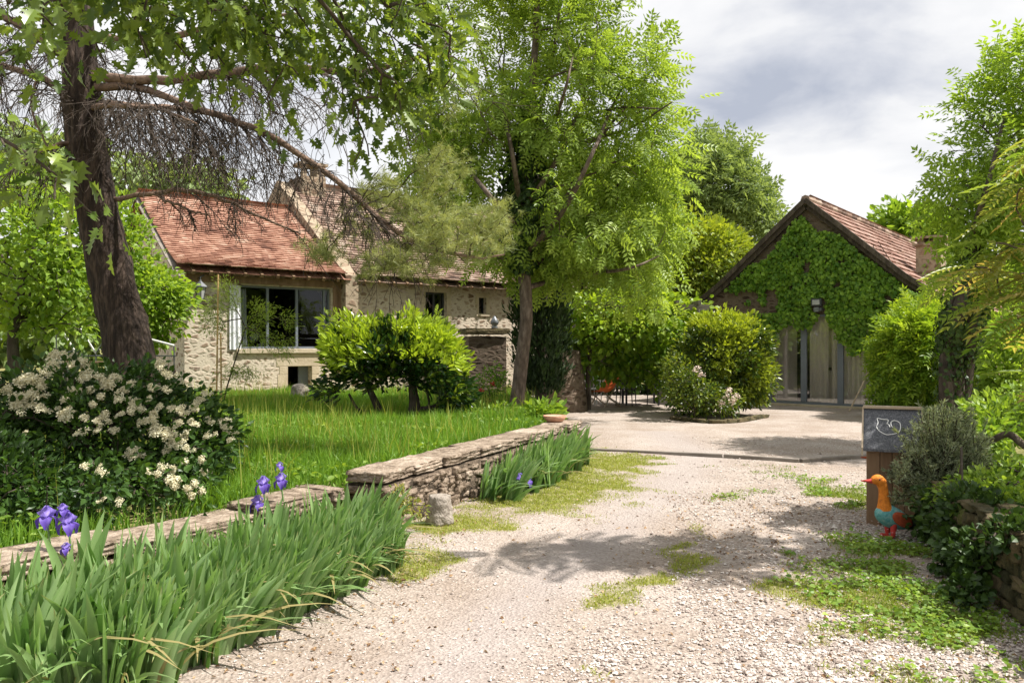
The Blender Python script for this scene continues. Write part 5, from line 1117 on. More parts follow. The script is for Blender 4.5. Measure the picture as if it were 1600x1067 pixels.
# ------------------------------------------------------------------ arbour and what stands under it
def build_arbour():
    x0, x1, y0, y1 = 1.9, 4.6, 19.8, 24.5
    o = thing('pergola', 'timber pergola hidden under hanging vine at the back of the yard', 'pergola', (x0, y0, 0))
    for x in (x0, x1):
        for y in (y0, y1): obj('post', tube([[x, y, -.05], [x + .03, y, 2.5]], [.07, .06], 8, rough=.1), M['oldwood'], o)
    obj('beam', [beam([x0 - .3, y, 2.55], [x1 + .3, y, 2.55], .1, .14) for y in (y0, (y0 + y1) / 2, y1)] + [beam([x, y0 - .3, 2.66], [x, y1 + .3, 2.66], .07, .1) for x in np.linspace(x0, x1, 6)], M['oldwood'], o)
    Y = 20.0
    sp = [(910, 500, Y, 52, 45, .9), (970, 510, Y, 60, 50, 1.0), (1030, 510, Y, 55, 50, 1.0), (885, 530, Y, 30, 42, .5), (935, 560, Y, 50, 35, .6), (1000, 565, Y + .3, 60, 30, .7), (1045, 570, Y, 28, 50, .6), (960, 480, Y + 2, 90, 28, 2.0), (900, 470, Y, 35, 25, .7), (1070, 500, Y + .5, 35, 40, .8)]
    b = np.array([1.9, 19.7, 0.])
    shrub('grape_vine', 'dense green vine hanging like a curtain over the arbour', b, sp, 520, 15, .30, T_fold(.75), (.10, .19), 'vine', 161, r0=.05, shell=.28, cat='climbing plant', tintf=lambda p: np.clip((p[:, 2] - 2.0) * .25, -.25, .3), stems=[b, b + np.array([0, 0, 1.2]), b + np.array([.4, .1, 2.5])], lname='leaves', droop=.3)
    # garden chairs and table in the shade
    def chair(nm, label, x, y, rz, mat, seat_m, grp):
        t = thing(nm, label, 'chair', (x, y, 0), rz, grp)
        for sx in (-.22, .22):
            obj('leg', tube([[sx, -.22, 0], [sx, -.2, .44]], .014, 6), M[mat], t, local=True); obj('leg', tube([[sx, .22, 0], [sx, .2, .44], [sx, .27, .9]], .014, 6), M[mat], t, local=True)
        obj('seat', [box(-.24, .24, -.24, .22, .435, .465)], M[seat_m], t, local=True, bevel=.01)
        obj('backrest', [beam([-.22 + .088 * k, .22, .5], [-.22 + .088 * k, .27, .88], .03, .014) for k in range(6)] + [beam([-.24, .272, .89], [.24, .272, .89], .03, .03)], M[seat_m], t, local=True)
        obj('armrest', [c for sx in (-.25, .25) for c in tube([[sx, -.2, .44], [sx, -.2, .65], [sx, .24, .66]], .014, 6)], M[mat], t, local=True)
    chair('garden_chair', 'white metal garden chair nearest the stone pier under the arbour', 2.25, 21.4, .6, 'metalwhite', 'metalwhite', 'white metal garden chairs')
    chair('garden_chair', 'white metal garden chair right of the orange folding chair', 2.75, 22.0, -.5, 'metalwhite', 'metalwhite', 'white metal garden chairs')
    chair('garden_chair', 'dark garden chair left of the dark table under the arbour', 3.05, 21.3, 1.2, 'metaldark', 'metaldark', 'dark garden chairs')
    chair('garden_chair', 'dark garden chair right of the dark table under the arbour', 3.95, 21.4, -1.0, 'metaldark', 'metaldark', 'dark garden chairs')
    t = thing('garden_table', 'dark garden table standing under the arbour', 'table', (3.5, 21.7, 0))
    obj('tabletop', [box(-.5, .5, -.4, .4, .71, .745)], M['metaldark'], t, local=True, bevel=.01)
    for sx in (-.43, .43):
        for sy in (-.33, .33): obj('leg', [box(sx - .025, sx + .025, sy - .025, sy + .025, 0, .71)], M['metaldark'], t, local=True)
    t = thing('folding_chair', 'folding chair with a slanting bright orange cloth back under the arbour', 'chair', (2.45, 20.9, 0), -.9)
    n = 12; u = np.linspace(0, 1, n); V = []; Fc = []
    for k in range(n):
        yy = -.35 + .85 * u[k]; zz = .42 - .12 * math.sin(u[k] * 3.14) + .62 * u[k] ** 1.6
        for sx in (-.24, .24): V.append([sx, yy, zz])
    for k in range(n - 1): Fc.append([2 * k, 2 * k + 1, 2 * k + 3, 2 * k + 2])
    V = np.array(V); V2 = V.copy(); V2[:, 2] -= .008
    obj('sling', [(V, np.array(Fc), None), (V2, np.array(Fc)[:, ::-1], None)], M['orangecloth'], t, True, local=True)
    for sx in (-.26, .26):
        obj('leg', tube([[sx, -.36, .42], [sx, .3, 0]], .016, 6), M['palewood'], t, local=True); obj('leg', tube([[sx, .5, 1.06], [sx, -.3, 0]], .016, 6), M['palewood'], t, local=True)
build_arbour()

shrub('shade_hedge', 'dark hedge added behind the arbour to shade the gap', np.array([4.0, 26.5, 0.]), [(880, 560, 26.5, 60, 60, 1.0), (960, 565, 26.5, 60, 55, 1.0), (1040, 560, 26.5, 60, 60, 1.0), (1100, 560, 26.5, 60, 60, 1.0), (960, 600, 26.5, 110, 28, 1.0)], 420, 14, .34, T_fold(.6), (.14, .24), 'ivydark', 166, r0=.06)  # added hedge, darkens the bright gap behind the arbour
# metal frame behind the pine trunk
def build_frame():
    Y = 16.0; b = P(170, 560, Y); b[2] = .34
    o = thing('clothes_airer', 'white metal folding frame behind the pine trunk', 'drying rack', b)
    L_ = []
    for (x0, y0, x1, y1) in ((97, 517, 117, 548), (126, 514, 150, 552), (152, 502, 166, 528), (230, 529, 272, 540)): L_ += tube([P(x0, y0, Y), P(x1, y1, Y)], .022, 6)
    obj('rail', L_, M['metalwhite'], o)
    D_ = []
    for (x0, y0, x1, y1) in ((88, 520, 88, 580), (117, 547, 90, 556), (150, 552, 150, 585), (272, 540, 272, 585), (165, 528, 150, 552), (90, 556, 275, 556), (128, 530, 128, 556)): D_ += tube([P(x0, y0, Y), P(x1, y1, Y)], .014, 6)
    for x in (88, 150, 272): D_ += tube([P(x, 575, Y), np.array([P(x, 575, Y)[0], Y, .3])], .014, 6)
    obj('frame', D_, M['zinc'], o)
    t = thing('garden_bench', 'low brown bench half hidden behind the pine trunk', 'bench', np.array([b[0] + .1, 15.2, .34]))
    c0 = P(150, 570, 15.2)
    obj('seat', [beam(P(90, 566, 15.2) + np.array([0, dy, 0]), P(215, 566, 15.2) + np.array([0, dy, 0]), .11, .03) for dy in (-.13, 0, .13)], M['wood'], t)
    for x in (105, 200):
        q = P(x, 568, 15.2); obj('leg', [box(q[0] - .03, q[0] + .03, 15.0, 15.4, .3, q[2] - .017)], M['oldwood'], t)
build_frame()

# ------------------------------------------------------------------ wooden box, geese
def build_box():
    Y = 7.25; c = np.array([(1394 - 800) * Y / F, Y, 0.0]); o = thing('wooden_bin_box', 'wooden box with sloping felt roof and white wire emblem beside the drive', 'box', c, math.radians(-25))
    W, Dp = .40, .42
    bd = []
    for i in range(4): bd.append(box(-W / 2 + i * W / 4 + .002, -W / 2 + (i + 1) * W / 4 - .002, -Dp / 2, -Dp / 2 + .02, -.02, .70, R(.2, .8)))
    for s in (-1, 1):
        for i in range(4): bd.append(box(s * W / 2 - .011, s * W / 2 + .011, -Dp / 2 + .021 + i * .1, -Dp / 2 + .119 + i * .1, -.02, .72 + (.1 if i in (1, 2) else 0), R(.2, .8)))
    bd.append(box(-W / 2 + .012, W / 2 - .012, Dp / 2 - .02, Dp / 2, -.02, .7, .5))
    obj('body', bd, M['boxwood'], o, local=True, bevel=.003)
    # roof: two slopes, ridge along x
    ze, zr, ye, w2 = .665, 1.0, -.30, .235
    sl_ = lambda y0, z0, y1, z1, th, x0, x1: (np.array([[x0, y0, z0], [x1, y0, z0], [x1, y1, z1], [x0, y1, z1], [x0, y0, z0 + th], [x1, y0, z0 + th], [x1, y1, z1 + th], [x0, y1, z1 + th]]), BOXF, None)
    rf = obj('roof', [sl_(ye, ze, 0, zr, .022, -w2, w2), sl_(-ye, ze, .0, zr, .022, -w2, w2)], M['felt'], o, local=True)
    obj('ridge_board', [box(-w2 - .008, w2 + .008, -.03, .03, zr + .024, zr + .05)], M['palewood'], rf, local=True, bevel=.004)
    for s in (-1, 1): obj('edge_board', [sl_(ye - .002, ze - .04, -.0, zr - .035, .07, s * (w2 + .008) - .007, s * (w2 + .008) + .007)], M['palewood'], rf, local=True)
    # wire emblem traced on the felt: u across, v up the slope (photo zoom units)
    uv1 = [(398, 232), (390, 215), (380, 208), (386, 195), (384, 184), (352, 182), (318, 177), (324, 204), (314, 232), (332, 258), (372, 279), (400, 278), (440, 268), (458, 250), (463, 225), (458, 202), (440, 190), (420, 188), (405, 198), (404, 215), (414, 232)]
    def onroof(u, v):
        x = (u - 412) / 4.447 * Y / F * 1.0; z = EYE - ((620 + v / 4.447) - HOR) * (Y - .15) / F
        t = (z - ze) / (zr - ze); return [x, ye * (1 - t) - .004, z + .024]
    obj('emblem', tube(smooth_path([onroof(u, v) for u, v in uv1], 70), .0042, 6), M['white'], rf, True, local=True)
build_box()
def build_goose(name, label, base, rz, s=1.0, mats=('teal', 'orange', 'rust', 'red', 'navy')):
    o = thing(name, label, 'goose statue', base, rz, 'painted goose statues')
    # local: beak towards -x
    bp = smooth_path(np.array([[-.085, 0, .235], [-.07, 0, .2], [-.02, 0, .165], [.05, 0, .135], [.12, 0, .11], [.17, 0, .095]]) * s, 18)
    obj('body', tube(bp, np.array([.035, .075, .088, .083, .06, .03]) * s, 16, flat=.85), M[mats[0]], o, True, local=True)
    np_ = smooth_path(np.array([[-.055, 0, .215], [-.06, 0, .27], [-.062, 0, .33], [-.068, 0, .385], [-.085, 0, .43], [-.115, 0, .452], [-.15, 0, .447], [-.168, 0, .44]]) * s, 24)
    obj('neck', tube(np_, np.array([.062, .045, .037, .036, .042, .044, .032, .016]) * s, 14), M[mats[1]], o, True, local=True)
    obj('beak', tube(smooth_path(np.array([[-.155, 0, .445], [-.19, 0, .444], [-.255, 0, .448]]) * s, 8), np.array([.022, .015, .004]) * s, 10, flat=.7), M[mats[3]], o, True, local=True)
    for sg in (-1, 1):
        V, Fc = cubegrid(6); S = nrm(V); w_ = S * np.array([.095, .02, .052]) * s; a = .5; w_ = np.stack([w_[:, 0] * math.cos(a) + w_[:, 2] * math.sin(a), w_[:, 1], -w_[:, 0] * math.sin(a) + w_[:, 2] * math.cos(a)], 1) + np.array([.05, sg * .074, .145]) * s
        obj('wing', [(w_, Fc, None)], M[mats[2]], o, True, local=True)
        obj('leg', tube(smooth_path(np.array([[-.0, sg * .035, .11], [-.005, sg * .037, .05], [-.01, sg * .037, .008], [-.06, sg * .04, .006]]) * s, 10), np.array([.03, .022, .014, .016]) * s, 8), M[mats[3]], o, True, local=True)
        e = np.array([-.122, sg * .04, .46]) * s; obj('eye', [rock(e, [.012 * s] * 3, 3, 3, .0, 0)], M['navy'], o, True, local=True)
    obj('tail', tube(smooth_path(np.array([[.11, 0, .12], [.19, 0, .09], [.25, 0, .075]]) * s, 8), np.array([.062, .045, .008]) * s, 12, flat=.8), M[mats[4]], o, True, local=True)
    obj('tail_tip', [rock(np.array([.25, 0, .075]) * s, np.array([.045, .04, .035]) * s, 5, 4, 0, .05)], M['orange'], o, True, local=True)
q = G(1392, 838); build_goose('goose_statue', 'goose statue with orange neck and turquoise body in front of the wooden box', q + np.array([0, 0, .0]), .15, 1.06)
q = G(1376, 800); build_goose('goose_statue', 'goose statue mostly hidden behind the wooden box with its dark beak out', np.array([(1388 - 800) * 7.95 / F, 7.95, .01]), -.05, 1.06, ('rust', 'teal', 'teal', 'rust', 'navy'))

# ------------------------------------------------------------------ rosemary and bank plants
def build_rosemary():
    b = np.array([3.78, 7.0, .35]); r = np.random.default_rng(3)
    o = thing('rosemary_bush', 'grey green rosemary bush leaning over the wooden box', 'shrub', b)
    P0, P1, R0, R1, LP, LA = [], [], [], [], [], []
    tips = [(r.uniform(1385, 1545), 0) for _ in range(230)]
    for i in range(240):
        px = r.uniform(1388, 1550); top = np.interp(px, [1388, 1405, 1425, 1440, 1500, 1530, 1550], [735, 690, 655, 632, 638, 660, 690]); py = r.uniform(top, 790 if px < 1470 else 740); Y = r.uniform(6.4, 7.5)
        if r.uniform() < .3: py = top + r.uniform(0, 20)
        e = P(px, py, Y); s = b + np.array([r.normal(0, .12), r.normal(0, .1), r.uniform(0, .15)]); m_ = s * .5 + e * .5 + np.array([r.normal(0, .05), r.normal(0, .05), -.06]); pa = smooth_path([s, m_, e], 9)
        for k in range(8): P0.append(pa[k]); P1.append(pa[k + 1]); R0.append(.007 - .0006 * k); R1.append(.0064 - .0006 * k)
        n = 70; u = r.uniform(.42, 1, n) * 8; q = np.stack([np.interp(u, np.arange(9), pa[:, c]) for c in range(3)], 1); ta = nrm(pa[-1] - pa[4])
        LP.append(q); LA.append(ta * .9 + r.normal(0, .6, (n, 3)))
        for side in range(2):
            k0 = int(r.uniform(4, 8)); d2 = nrm(ta + r.normal(0, .5, 3) + np.array([0, 0, .3])); l2 = r.uniform(.08, .2); P0.append(pa[k0]); P1.append(pa[k0] + d2 * l2); R0.append(.003); R1.append(.002)
            n2 = 45; q = pa[k0] + d2 * (r.uniform(0.1, 1, n2) * l2)[:, None]; LP.append(q); LA.append(d2 + r.normal(0, .55, (n2, 3)))
    obj('stems', [segs(np.array(P0), np.array(P1), np.array(R0), np.array(R1), 4)], M['twig_dead'], o)
    LP = np.concatenate(LP); LA = np.concatenate(LA); n = len(LP)
    obj('foliage', [inst(T_diamond(.18), LP, LA, r.normal(size=(n, 3)), r.uniform(.028, .055, n), np.clip(r.normal(.45, .28, n), 0, 1))], M['rosemary'], o)
build_rosemary()
shrub('bank_plant', 'bright green leafy plants on top of the bank by the mossy wall', np.array([4.2, 6.0, .5]), [(1560, 765, 6.0, 50, 18, .5), (1520, 785, 5.9, 40, 12, .4), (1600, 795, 5.6, 50, 15, .4), (1595, 735, 6.6, 40, 18, .4)], 170, 20, .09, T_fold(.6), (.03, .065), 'herb', 171, r0=.01, cat='plant')
shrub('bank_plant', 'leafy green shrub between rosemary and the right edge', np.array([5.1, 8.4, .5]), [(1560, 660, 8.4, 50, 25, .5), (1600, 640, 8.6, 40, 30, .5), (1530, 690, 8.0, 35, 20, .4)], 120, 16, .2, T_fold(.5), (.06, .11), 'herb', 172, r0=.015, cat='plant')
iv = shrub('ivy', 'dark ivy spilling down the mossy wall beside the drive', np.array([3.5, 6.2, .5]), [(1470, 800, 6.3, 30, 35, .25), (1500, 830, 5.8, 30, 40, .25), (1460, 835, 6.4, 25, 25, .2), (1530, 790, 5.7, 40, 20, .25), (1490, 870, 5.5, 25, 30, .18), (1520, 880, 5.2, 25, 40, .15), (1550, 860, 5.0, 30, 30, .15), (1510, 930, 4.9, 20, 20, .12), (1590, 835, 4.7, 40, 16, .2)], 260, 16, .1, T_fold(.85), (.035, .065), 'ivydark', 173, r0=.01, cat='climbing plant', lname='leaves')
# crooked vine stem on the right
solo('bare_branch', tube(smooth_path([P(1500, 700, 7.4), P(1545, 690, 7.3), P(1575, 678, 7.2), P(1600, 695, 7.1), P(1640, 720, 7.0)], 20), [.018, .03, .035, .04], 8, rough=.2), M['bark_grey'], 'crooked bare brown branch lying over the bank plants at the right edge', 'branch', smooth=True)

# ------------------------------------------------------------------ timber edging across the drive
pts = [G(903, 704), G(1130, 714), G(1250, 722), G(1358, 714)]
for i, lab in enumerate(('grey timber edging board across the drive, the long piece by the low wall', 'grey timber edging board across the drive, the middle piece', 'grey timber edging board across the drive, the piece nearest the wooden box')):
    a, b = pts[i], pts[i + 1]; d = nrm(b - a) * .01
    solo('timber_edging', [beam(a + d + np.array([0, 0, .012]), b - d + np.array([0, 0, .012]), .07, .07)], M['oldwood'], lab, 'edging', 'timber edging across the drive', bevel=.008)

# ------------------------------------------------------------------ irises
def iris_fan(seed, n=11, h=.55, lean=(0, 0)):
    r = np.random.default_rng(seed); V, Fc, T = [], [], []
    ph = r.uniform(0, 3.14)
    for i in range(n):
        f = (i - (n - 1) / 2) / n * 1.5; a = ph + r.normal(0, .35); d = np.array([math.cos(a), math.sin(a)]) * f + np.array(lean) * r.uniform(.5, 1.3) + r.normal(0, .12, 2)
        H = h * r.uniform(.6, 1.08) * (1 - .25 * abs(f)); w_ = r.uniform(.016, .027); b0 = np.array([math.cos(ph), math.sin(ph)]) * f * .06 + r.normal(0, .02, 2)
        side = np.array([-math.sin(a + 1.57), math.cos(a + 1.57), 0]); side = np.array([math.cos(ph + r.normal(0, .5)), math.sin(ph + r.normal(0, .5)), 0]); nz_ = np.array([-side[1], side[0], 0]); t = np.clip(r.normal(.5, .28), 0, 1); bend = r.uniform(.06, .55) if r.uniform() < .82 else 1.2
        k = len(V); ns = 7; dry = r.uniform() < .03; tipd = r.uniform(.4, 1) if r.uniform() < .3 else 0; bend = 1.7 if dry else bend
        for s in range(ns + 1):
            u = s / ns; off = d * H * (.25 * u + bend * .55 * u ** 2.4); z = H * (u - .30 * bend * u ** 3) - .02; wd = w_ * (1 - .25 * u) * (1 if u < .6 else max(.02, 1 - ((u - .6) / .4) ** 1.6))
            c = np.array([b0[0] + off[0], b0[1] + off[1], z])
            V += [c - side * wd, c + nz_ * wd * .35, c + side * wd]; T += [(1.85 if dry else 1 + tipd * 1.0 if u > .93 and tipd else np.clip(t + .15 * (u - .5), 0, 1))] * 3
        for s in range(ns):
            q = k + 3 * s; Fc += [[q, q + 1, q + 4, q + 3], [q + 1, q + 2, q + 5, q + 4]]
    return (np.array(V), np.array(Fc), np.array(T))
def build_irises():
    r = np.random.default_rng(20); fans = []
    for v in range(14):
        me = mesh_from('iris_leaves', [iris_fan(200 + v, 12 + v % 3, .56, (.2, -.15) if v < 8 else (.75, -.45))], True); me.materials.append(M['iris']); fans.append(me)
    def plant(x, y, s, lab, grp, out=0.):
        o = bpy.data.objects.new('iris_plant', fans[r.integers(8, 14) if r.uniform() < out else r.integers(8)]); COL.objects.link(o); o.location = (x, y, float(ground_z(x, y)) - .005); o.rotation_euler = (r.normal(0, .06), r.normal(0, .06), r.normal(0, .5)); o.scale = (s, s, s * r.uniform(.92, 1.08)); tag(o, lab, 'iris', grp); return o
    # long foreground bed between the low wall and the drive
    A0, A1 = np.array([-2.95, 3.35]), np.array([-1.22, 6.55]); B0, B1 = np.array([-1.70, 3.55]), np.array([-.80, 5.75]); cnt = 0
    for i in range(34):
        for j in range(8):
            u = (i + r.uniform(0, 1)) / 34; v = (j + r.uniform(0, 1)) / 8; a = A0 + (A1 - A0) * u; b = B0 + (B1 - B0) * u; p = a + (b - a) * v
            plant(p[0], p[1], r.uniform(1.05, 1.38) * (1 - .25 * v) * (1.12 - .26 * u), 'sword leaved iris without flowers in the long foreground bed', 'irises in the foreground bed', .15 + .8 * v); cnt += 1
    # second clump along the longer wall
    A0, A1 = np.array([-.42, 8.25]), np.array([.74, 11.0]); B0, B1 = np.array([.05, 8.2]), np.array([1.05, 10.7])
    for i in range(18):
        for j in range(3):
            u = (i + r.uniform(0, 1)) / 18; v = (j + r.uniform(0, 1)) / 3; p = (A0 + (A1 - A0) * u) * (1 - v) + (B0 + (B1 - B0) * u) * v
            plant(p[0], p[1], r.uniform(.9, 1.2), 'sword leaved iris in the clump against the longer low wall', 'irises against the longer wall', .8 + .2 * v)
    # flowers on stems
    def petals(c, s, seed):
        q = np.random.default_rng(seed); ch = []
        for k in range(6):
            a = k * math.pi / 3 + q.uniform(-.2, .2); up = k % 2 == 0; n1, n2 = 6, 4; V, Fc, T = [], [], []
            d = np.array([math.cos(a), math.sin(a), 0]); sd_ = np.array([-d[1], d[0], 0])
            for i in range(n1 + 1):
                u = i / n1
                if up: cc = d * .03 * math.sin(u * 3.0) + np.array([0, 0, .062 * u]) ; wv = .030 * math.sin(min(u * 1.1 + .12, 1) * 3.0)
                else: cc = d * (.045 * math.sin(u * 1.9)) + np.array([0, 0, .012 * math.sin(u * 3) - .062 * u ** 2]); wv = .031 * math.sin(min(u * .95 + .12, 1) * 2.9)
                for j in range(n2 + 1):
                    w_ = (j / n2 - .5) * 2; V.append(np.array(c) + s * (cc + sd_ * wv * w_ + np.array([0, 0, .006 * math.sin(w_ * 5 + k + u * 7)]) + d * .008 * w_ * w_)); T.append(np.clip((.75 if up else .25) + q.normal(0, .12) - .3 * u * (0 if up else 1), 0, 1))
            for i in range(n1):
                for j in range(n2): z = i * (n2 + 1) + j; Fc.append([z, z + 1, z + n2 + 2, z + n2 + 1])
            ch.append((np.array(V), np.array(Fc), np.array(T)))
        return ch
    fl = [([(73, 808)], 4.75, 'iris in bloom with one violet flower, leftmost of all', 1.1), ([(106, 818), (98, 797)], 4.75, 'violet iris in bloom with a half open bud above it', 1.1), ([(411, 757), (402, 787)], 5.95, 'iris stem with two violet flowers one above the other', 1.05),
          ([(439, 751), (437, 729)], 6.1, 'violet iris with a small bud on top, rightmost in the foreground bed', 1.0), ([(103, 857)], 4.7, 'small closed violet iris bud low among the leaves', .6), ([(812, 749), (824, 751)], 8.35, 'pale violet iris flowers leaning out of the clump by the longer wall', 1.1)]
    for i, (pts, Y, lab, s) in enumerate(fl):
        p0 = P(pts[0][0], pts[0][1], Y); b = np.array([p0[0] + .02, Y + .03, float(ground_z(p0[0], Y))]); o = thing('iris_plant', lab, 'iris', b, group='irises in bloom')
        obj('stem', tube(smooth_path([b, (b + p0) / 2 + np.array([.015, 0, 0]), p0 - np.array([0, 0, .01])], 8), [.009, .006], 6), M['iris'], o, True)
        for k, (x, y) in enumerate(pts):
            bud = k == 1 and i in (1, 3); c = P(x, y, Y)
            obj('flower', petals(c, s * (.6 if bud else 1.0), 30 + i * 3 + k), M['irispetal'], o, True)
build_irises()

# ------------------------------------------------------------------ ground cover, gravel, leaf litter (uncountable)
def scatter_grass(name, x, y, h, mat, seed, wd=.006, lean=.35, tint=None):
    r = np.random.default_rng(seed); n = len(x); z = ground_z(x, y); a = r.uniform(0, 6.283, n); l = np.abs(r.normal(0, lean, n))
    d = np.stack([np.cos(a) * l, np.sin(a) * l, np.ones(n)], 1); b = r.uniform(0, 6.283, n); s = np.stack([np.cos(b), np.sin(b), np.zeros(n)], 1) * np.broadcast_to(wd, (n,))[:, None]
    p = np.stack([x, y, z - .01], 1); h = np.broadcast_to(h, (n,))[:, None]
    m_ = p + d * h * .5; e = p + d * np.array([1, 1, 0]) * h * 1.25 + np.array([0, 0, 1.]) * h * (1 - .25 * l[:, None])
    V = np.stack([p - s, p + s, m_ + s * .75, m_ - s * .75, e], 1).reshape(-1, 3); k = (np.arange(n) * 5)[:, None]
    t = np.clip(r.normal(.45, .22, n), 0, 1) if tint is None else np.clip(tint + r.normal(0, .15, n), 0, 1); T = np.repeat(t, 5)
    q = (np.array([[0, 1, 2, 3]]) + k); tr_ = (np.array([[3, 2, 4]]) + k)
    V2 = V; o = obj(name, [(V2, q, T)], None)
    # triangles share the vertices: rebuild with both face kinds
    me = o.data; bpy.data.objects.remove(o); bpy.data.meshes.remove(me)
    me = bpy.data.meshes.new(name); sizes = np.tile([4, 3], n); loops = np.concatenate([q, tr_], 1).ravel()
    me.vertices.add(len(V)); me.vertices.foreach_set('co', V.astype(np.float32).ravel()); me.loops.add(len(loops)); me.loops.foreach_set('vertex_index', loops.astype(np.int32))
    me.polygons.add(2 * n); me.polygons.foreach_set('loop_start', np.concatenate([[0], np.cumsum(sizes)[:-1]]).astype(np.int32)); me.polygons.foreach_set('loop_total', sizes.astype(np.int32))
    at = me.attributes.new('tint', 'FLOAT', 'POINT'); at.data.foreach_set('value', T.astype(np.float32)); me.update(calc_edges=True); me.materials.append(M[mat])
    o = bpy.data.objects.new(name, me); COL.objects.link(o); return o
def build_cover():
    r = np.random.default_rng(40)
    n = 230000; y = 4.6 + 15.5 * r.uniform(0, 1, n) ** 1.25; x = r.uniform(-9.5, .9, n); ok = (x < lawn_x(y) - .12) & (x > -.66 * y - 1.6) & ((((x + 3.2) / .8) ** 2 + ((y - 6.2) / .9) ** 2) > 1)
    x, y = x[ok], y[ok]; nz = fbm(np.stack([x, y], 1) * 1.3, 3, 3)
    o = scatter_grass('grass', x, y, (.09 + .24 * nz) * r.uniform(.6, 1.35, len(x)), 'grass', 41, .005 + .0003 * y, .42, .28 + .4 * fbm(np.stack([x, y], 1) * 2.0, 8, 2)); tag(o, 'long bright green meadow grass on the lawn', 'grass', kind='stuff')
    n = 5200; y = 5.2 + 14 * r.uniform(0, 1, n) ** 1.2; x = r.uniform(-9, .8, n); ok = (x < lawn_x(y) - .2) & (x > -.66 * y - .6) & (np.hypot(x + 3.9, y - 6.9) > .8) & (fbm(np.stack([x, y], 1) * .7, 77, 2) > .42); x, y = x[ok], y[ok]
    o = scatter_grass('seed_stalks', x, y, r.uniform(.32, .58, len(x)), 'drygrass', 47, .0035 + .0002 * y, .22, .75); tag(o, 'pale seeding grass stalks standing above the lawn', 'grass', kind='stuff')
    n = 26000; y = 5.0 + 11 * r.uniform(0, 1, n) ** 1.2; x = r.uniform(-7, .8, n); ok = (x < lawn_x(y) - .15) & (fbm(np.stack([x, y], 1) * 1.1, 78, 2) > .52); x, y = x[ok], y[ok]; k = len(x); a = r.uniform(0, 6.283, k)
    o = obj('lawn_weeds', [inst(T_fold(.55), np.stack([x, y, ground_z(x, y) + r.uniform(.03, .16, k)], 1), np.stack([np.cos(a), np.sin(a), r.uniform(.1, .9, k)], 1), np.array([0, 0, 1.]) + r.normal(0, .4, (k, 3)), r.uniform(.035, .09, k), np.clip(r.normal(.4, .25, k), 0, 1))], M['herb']); tag(o, 'broad leaved weeds among the lawn grass', 'weeds', kind='stuff')
    # short thin turf in patches on the drive
    n = 420000; y = 3.6 + 9.5 * r.uniform(0, 1, n) ** 1.3; x = r.uniform(-1.3, 4.4, n); g = patch(x, y); ok = (r.uniform(0, 1, n) < g ** 1.3 * .8) & (x < bank_x(y) + .05)
    x, y = x[ok], y[ok]; right = sstep(1.5, 2.6, x)
    o = scatter_grass('turf', x, y, r.uniform(.012, .042, len(x)) * (1 + .2 * right), 'drygrass', 42, .0032 + .0002 * y, .7, .62 - .55 * right + .2 * (fbm(np.stack([x, y], 1) * 3, 9, 2) - .5)); tag(o, 'short patchy grass growing through the gravel', 'grass', kind='stuff')
    # creeping broad leaves on the right verge and bank
    n = 90000; y = 3.6 + 6.5 * r.uniform(0, 1, n) ** 1.2; x = r.uniform(1.5, 6.5, n); g = np.where(x > bank_x(y), .85, patch(x, y) * sstep(1.6, 2.4, x) * .55) * (fbm(np.stack([x, y], 1) * 2.2, 12, 2) > .38); ok = r.uniform(0, 1, n) < g
    x, y = x[ok], y[ok]; k = len(x); p = np.stack([x, y, ground_z(x, y) + r.uniform(.005, .05, k)], 1); a = r.uniform(0, 6.283, k)
    o = obj('clover', [inst(T_fold(.8), p, np.stack([np.cos(a), np.sin(a), r.uniform(-.1, .5, k)], 1), np.array([0, 0, 1.]) + r.normal(0, .4, (k, 3)), r.uniform(.018, .045, k), np.clip(r.normal(.35, .25, k), 0, 1))], M['herb']); tag(o, 'low creeping green leaves along the right verge', 'ground cover', kind='stuff')
    # daisies
    q = np.array([G(1385, 842)] * 110) + np.concatenate([r.normal(0, .22, (110, 1)), r.normal(0, .3, (110, 1)), np.zeros((110, 1))], 1); q[:, 2] = ground_z(q[:, 0], q[:, 1]) + r.uniform(.04, .075, 110)
    pp_ = np.repeat(q, 5, 0); a = np.tile(np.arange(5) * 1.2566, 110)
    o = obj('daisies', [inst(T_diamond(.7), pp_, np.stack([np.cos(a), np.sin(a), np.full(len(a), .15)], 1), np.tile([0, 0, 1.], (len(a), 1)), .009, .5)], M['daisy']); tag(o, 'tiny white daisies in the grass before the goose', 'flowers', kind='stuff')
    # gravel
    n = 95000; y = 3.5 * (14.0 / 3.5) ** (r.uniform(0, 1, n) ** 1.25); x = (r.uniform(-.35, .62, n)) * y * 1.05; g = patch(x, y); tk = track(x, y); cluster = fbm(np.stack([x, y], 1) * 1.2, 14, 3)
    bed = x < np.interp(y, [3.4, 5.9, 6.5, 12], [-1.75, -.8, -1.2, -.2]) 
    rt = sstep(-.15, .35, x - np.interp(y, [3.7, 5.5, 8, 12], [.1, .85, 1.5, 2.4])); dens = (.16 + .35 * sstep(.45, .62, cluster) + .85 * rt * sstep(.3, .55, cluster)) * (1 - .75 * tk) * (1 - .8 * g); ok = (r.uniform(0, 1, n) < dens) & (x > lawn_x(y)) & (x < bank_x(y) + .05)
    x, y, rt = x[ok], y[ok], rt[ok]; k = len(x); s = np.exp(r.normal(math.log(.0048), .42, k)) * (1 + .45 * rt); s = np.minimum(s, .02)
    OV = np.array([[1, 0, 0], [0, 1, 0], [-1, 0, 0], [0, -1, 0], [0, 0, 1], [0, 0, -1.]]); OV = np.vstack([OV, [[.62, .62, .45], [-.62, .62, .45], [-.62, -.62, .45], [.62, -.62, .45]]])
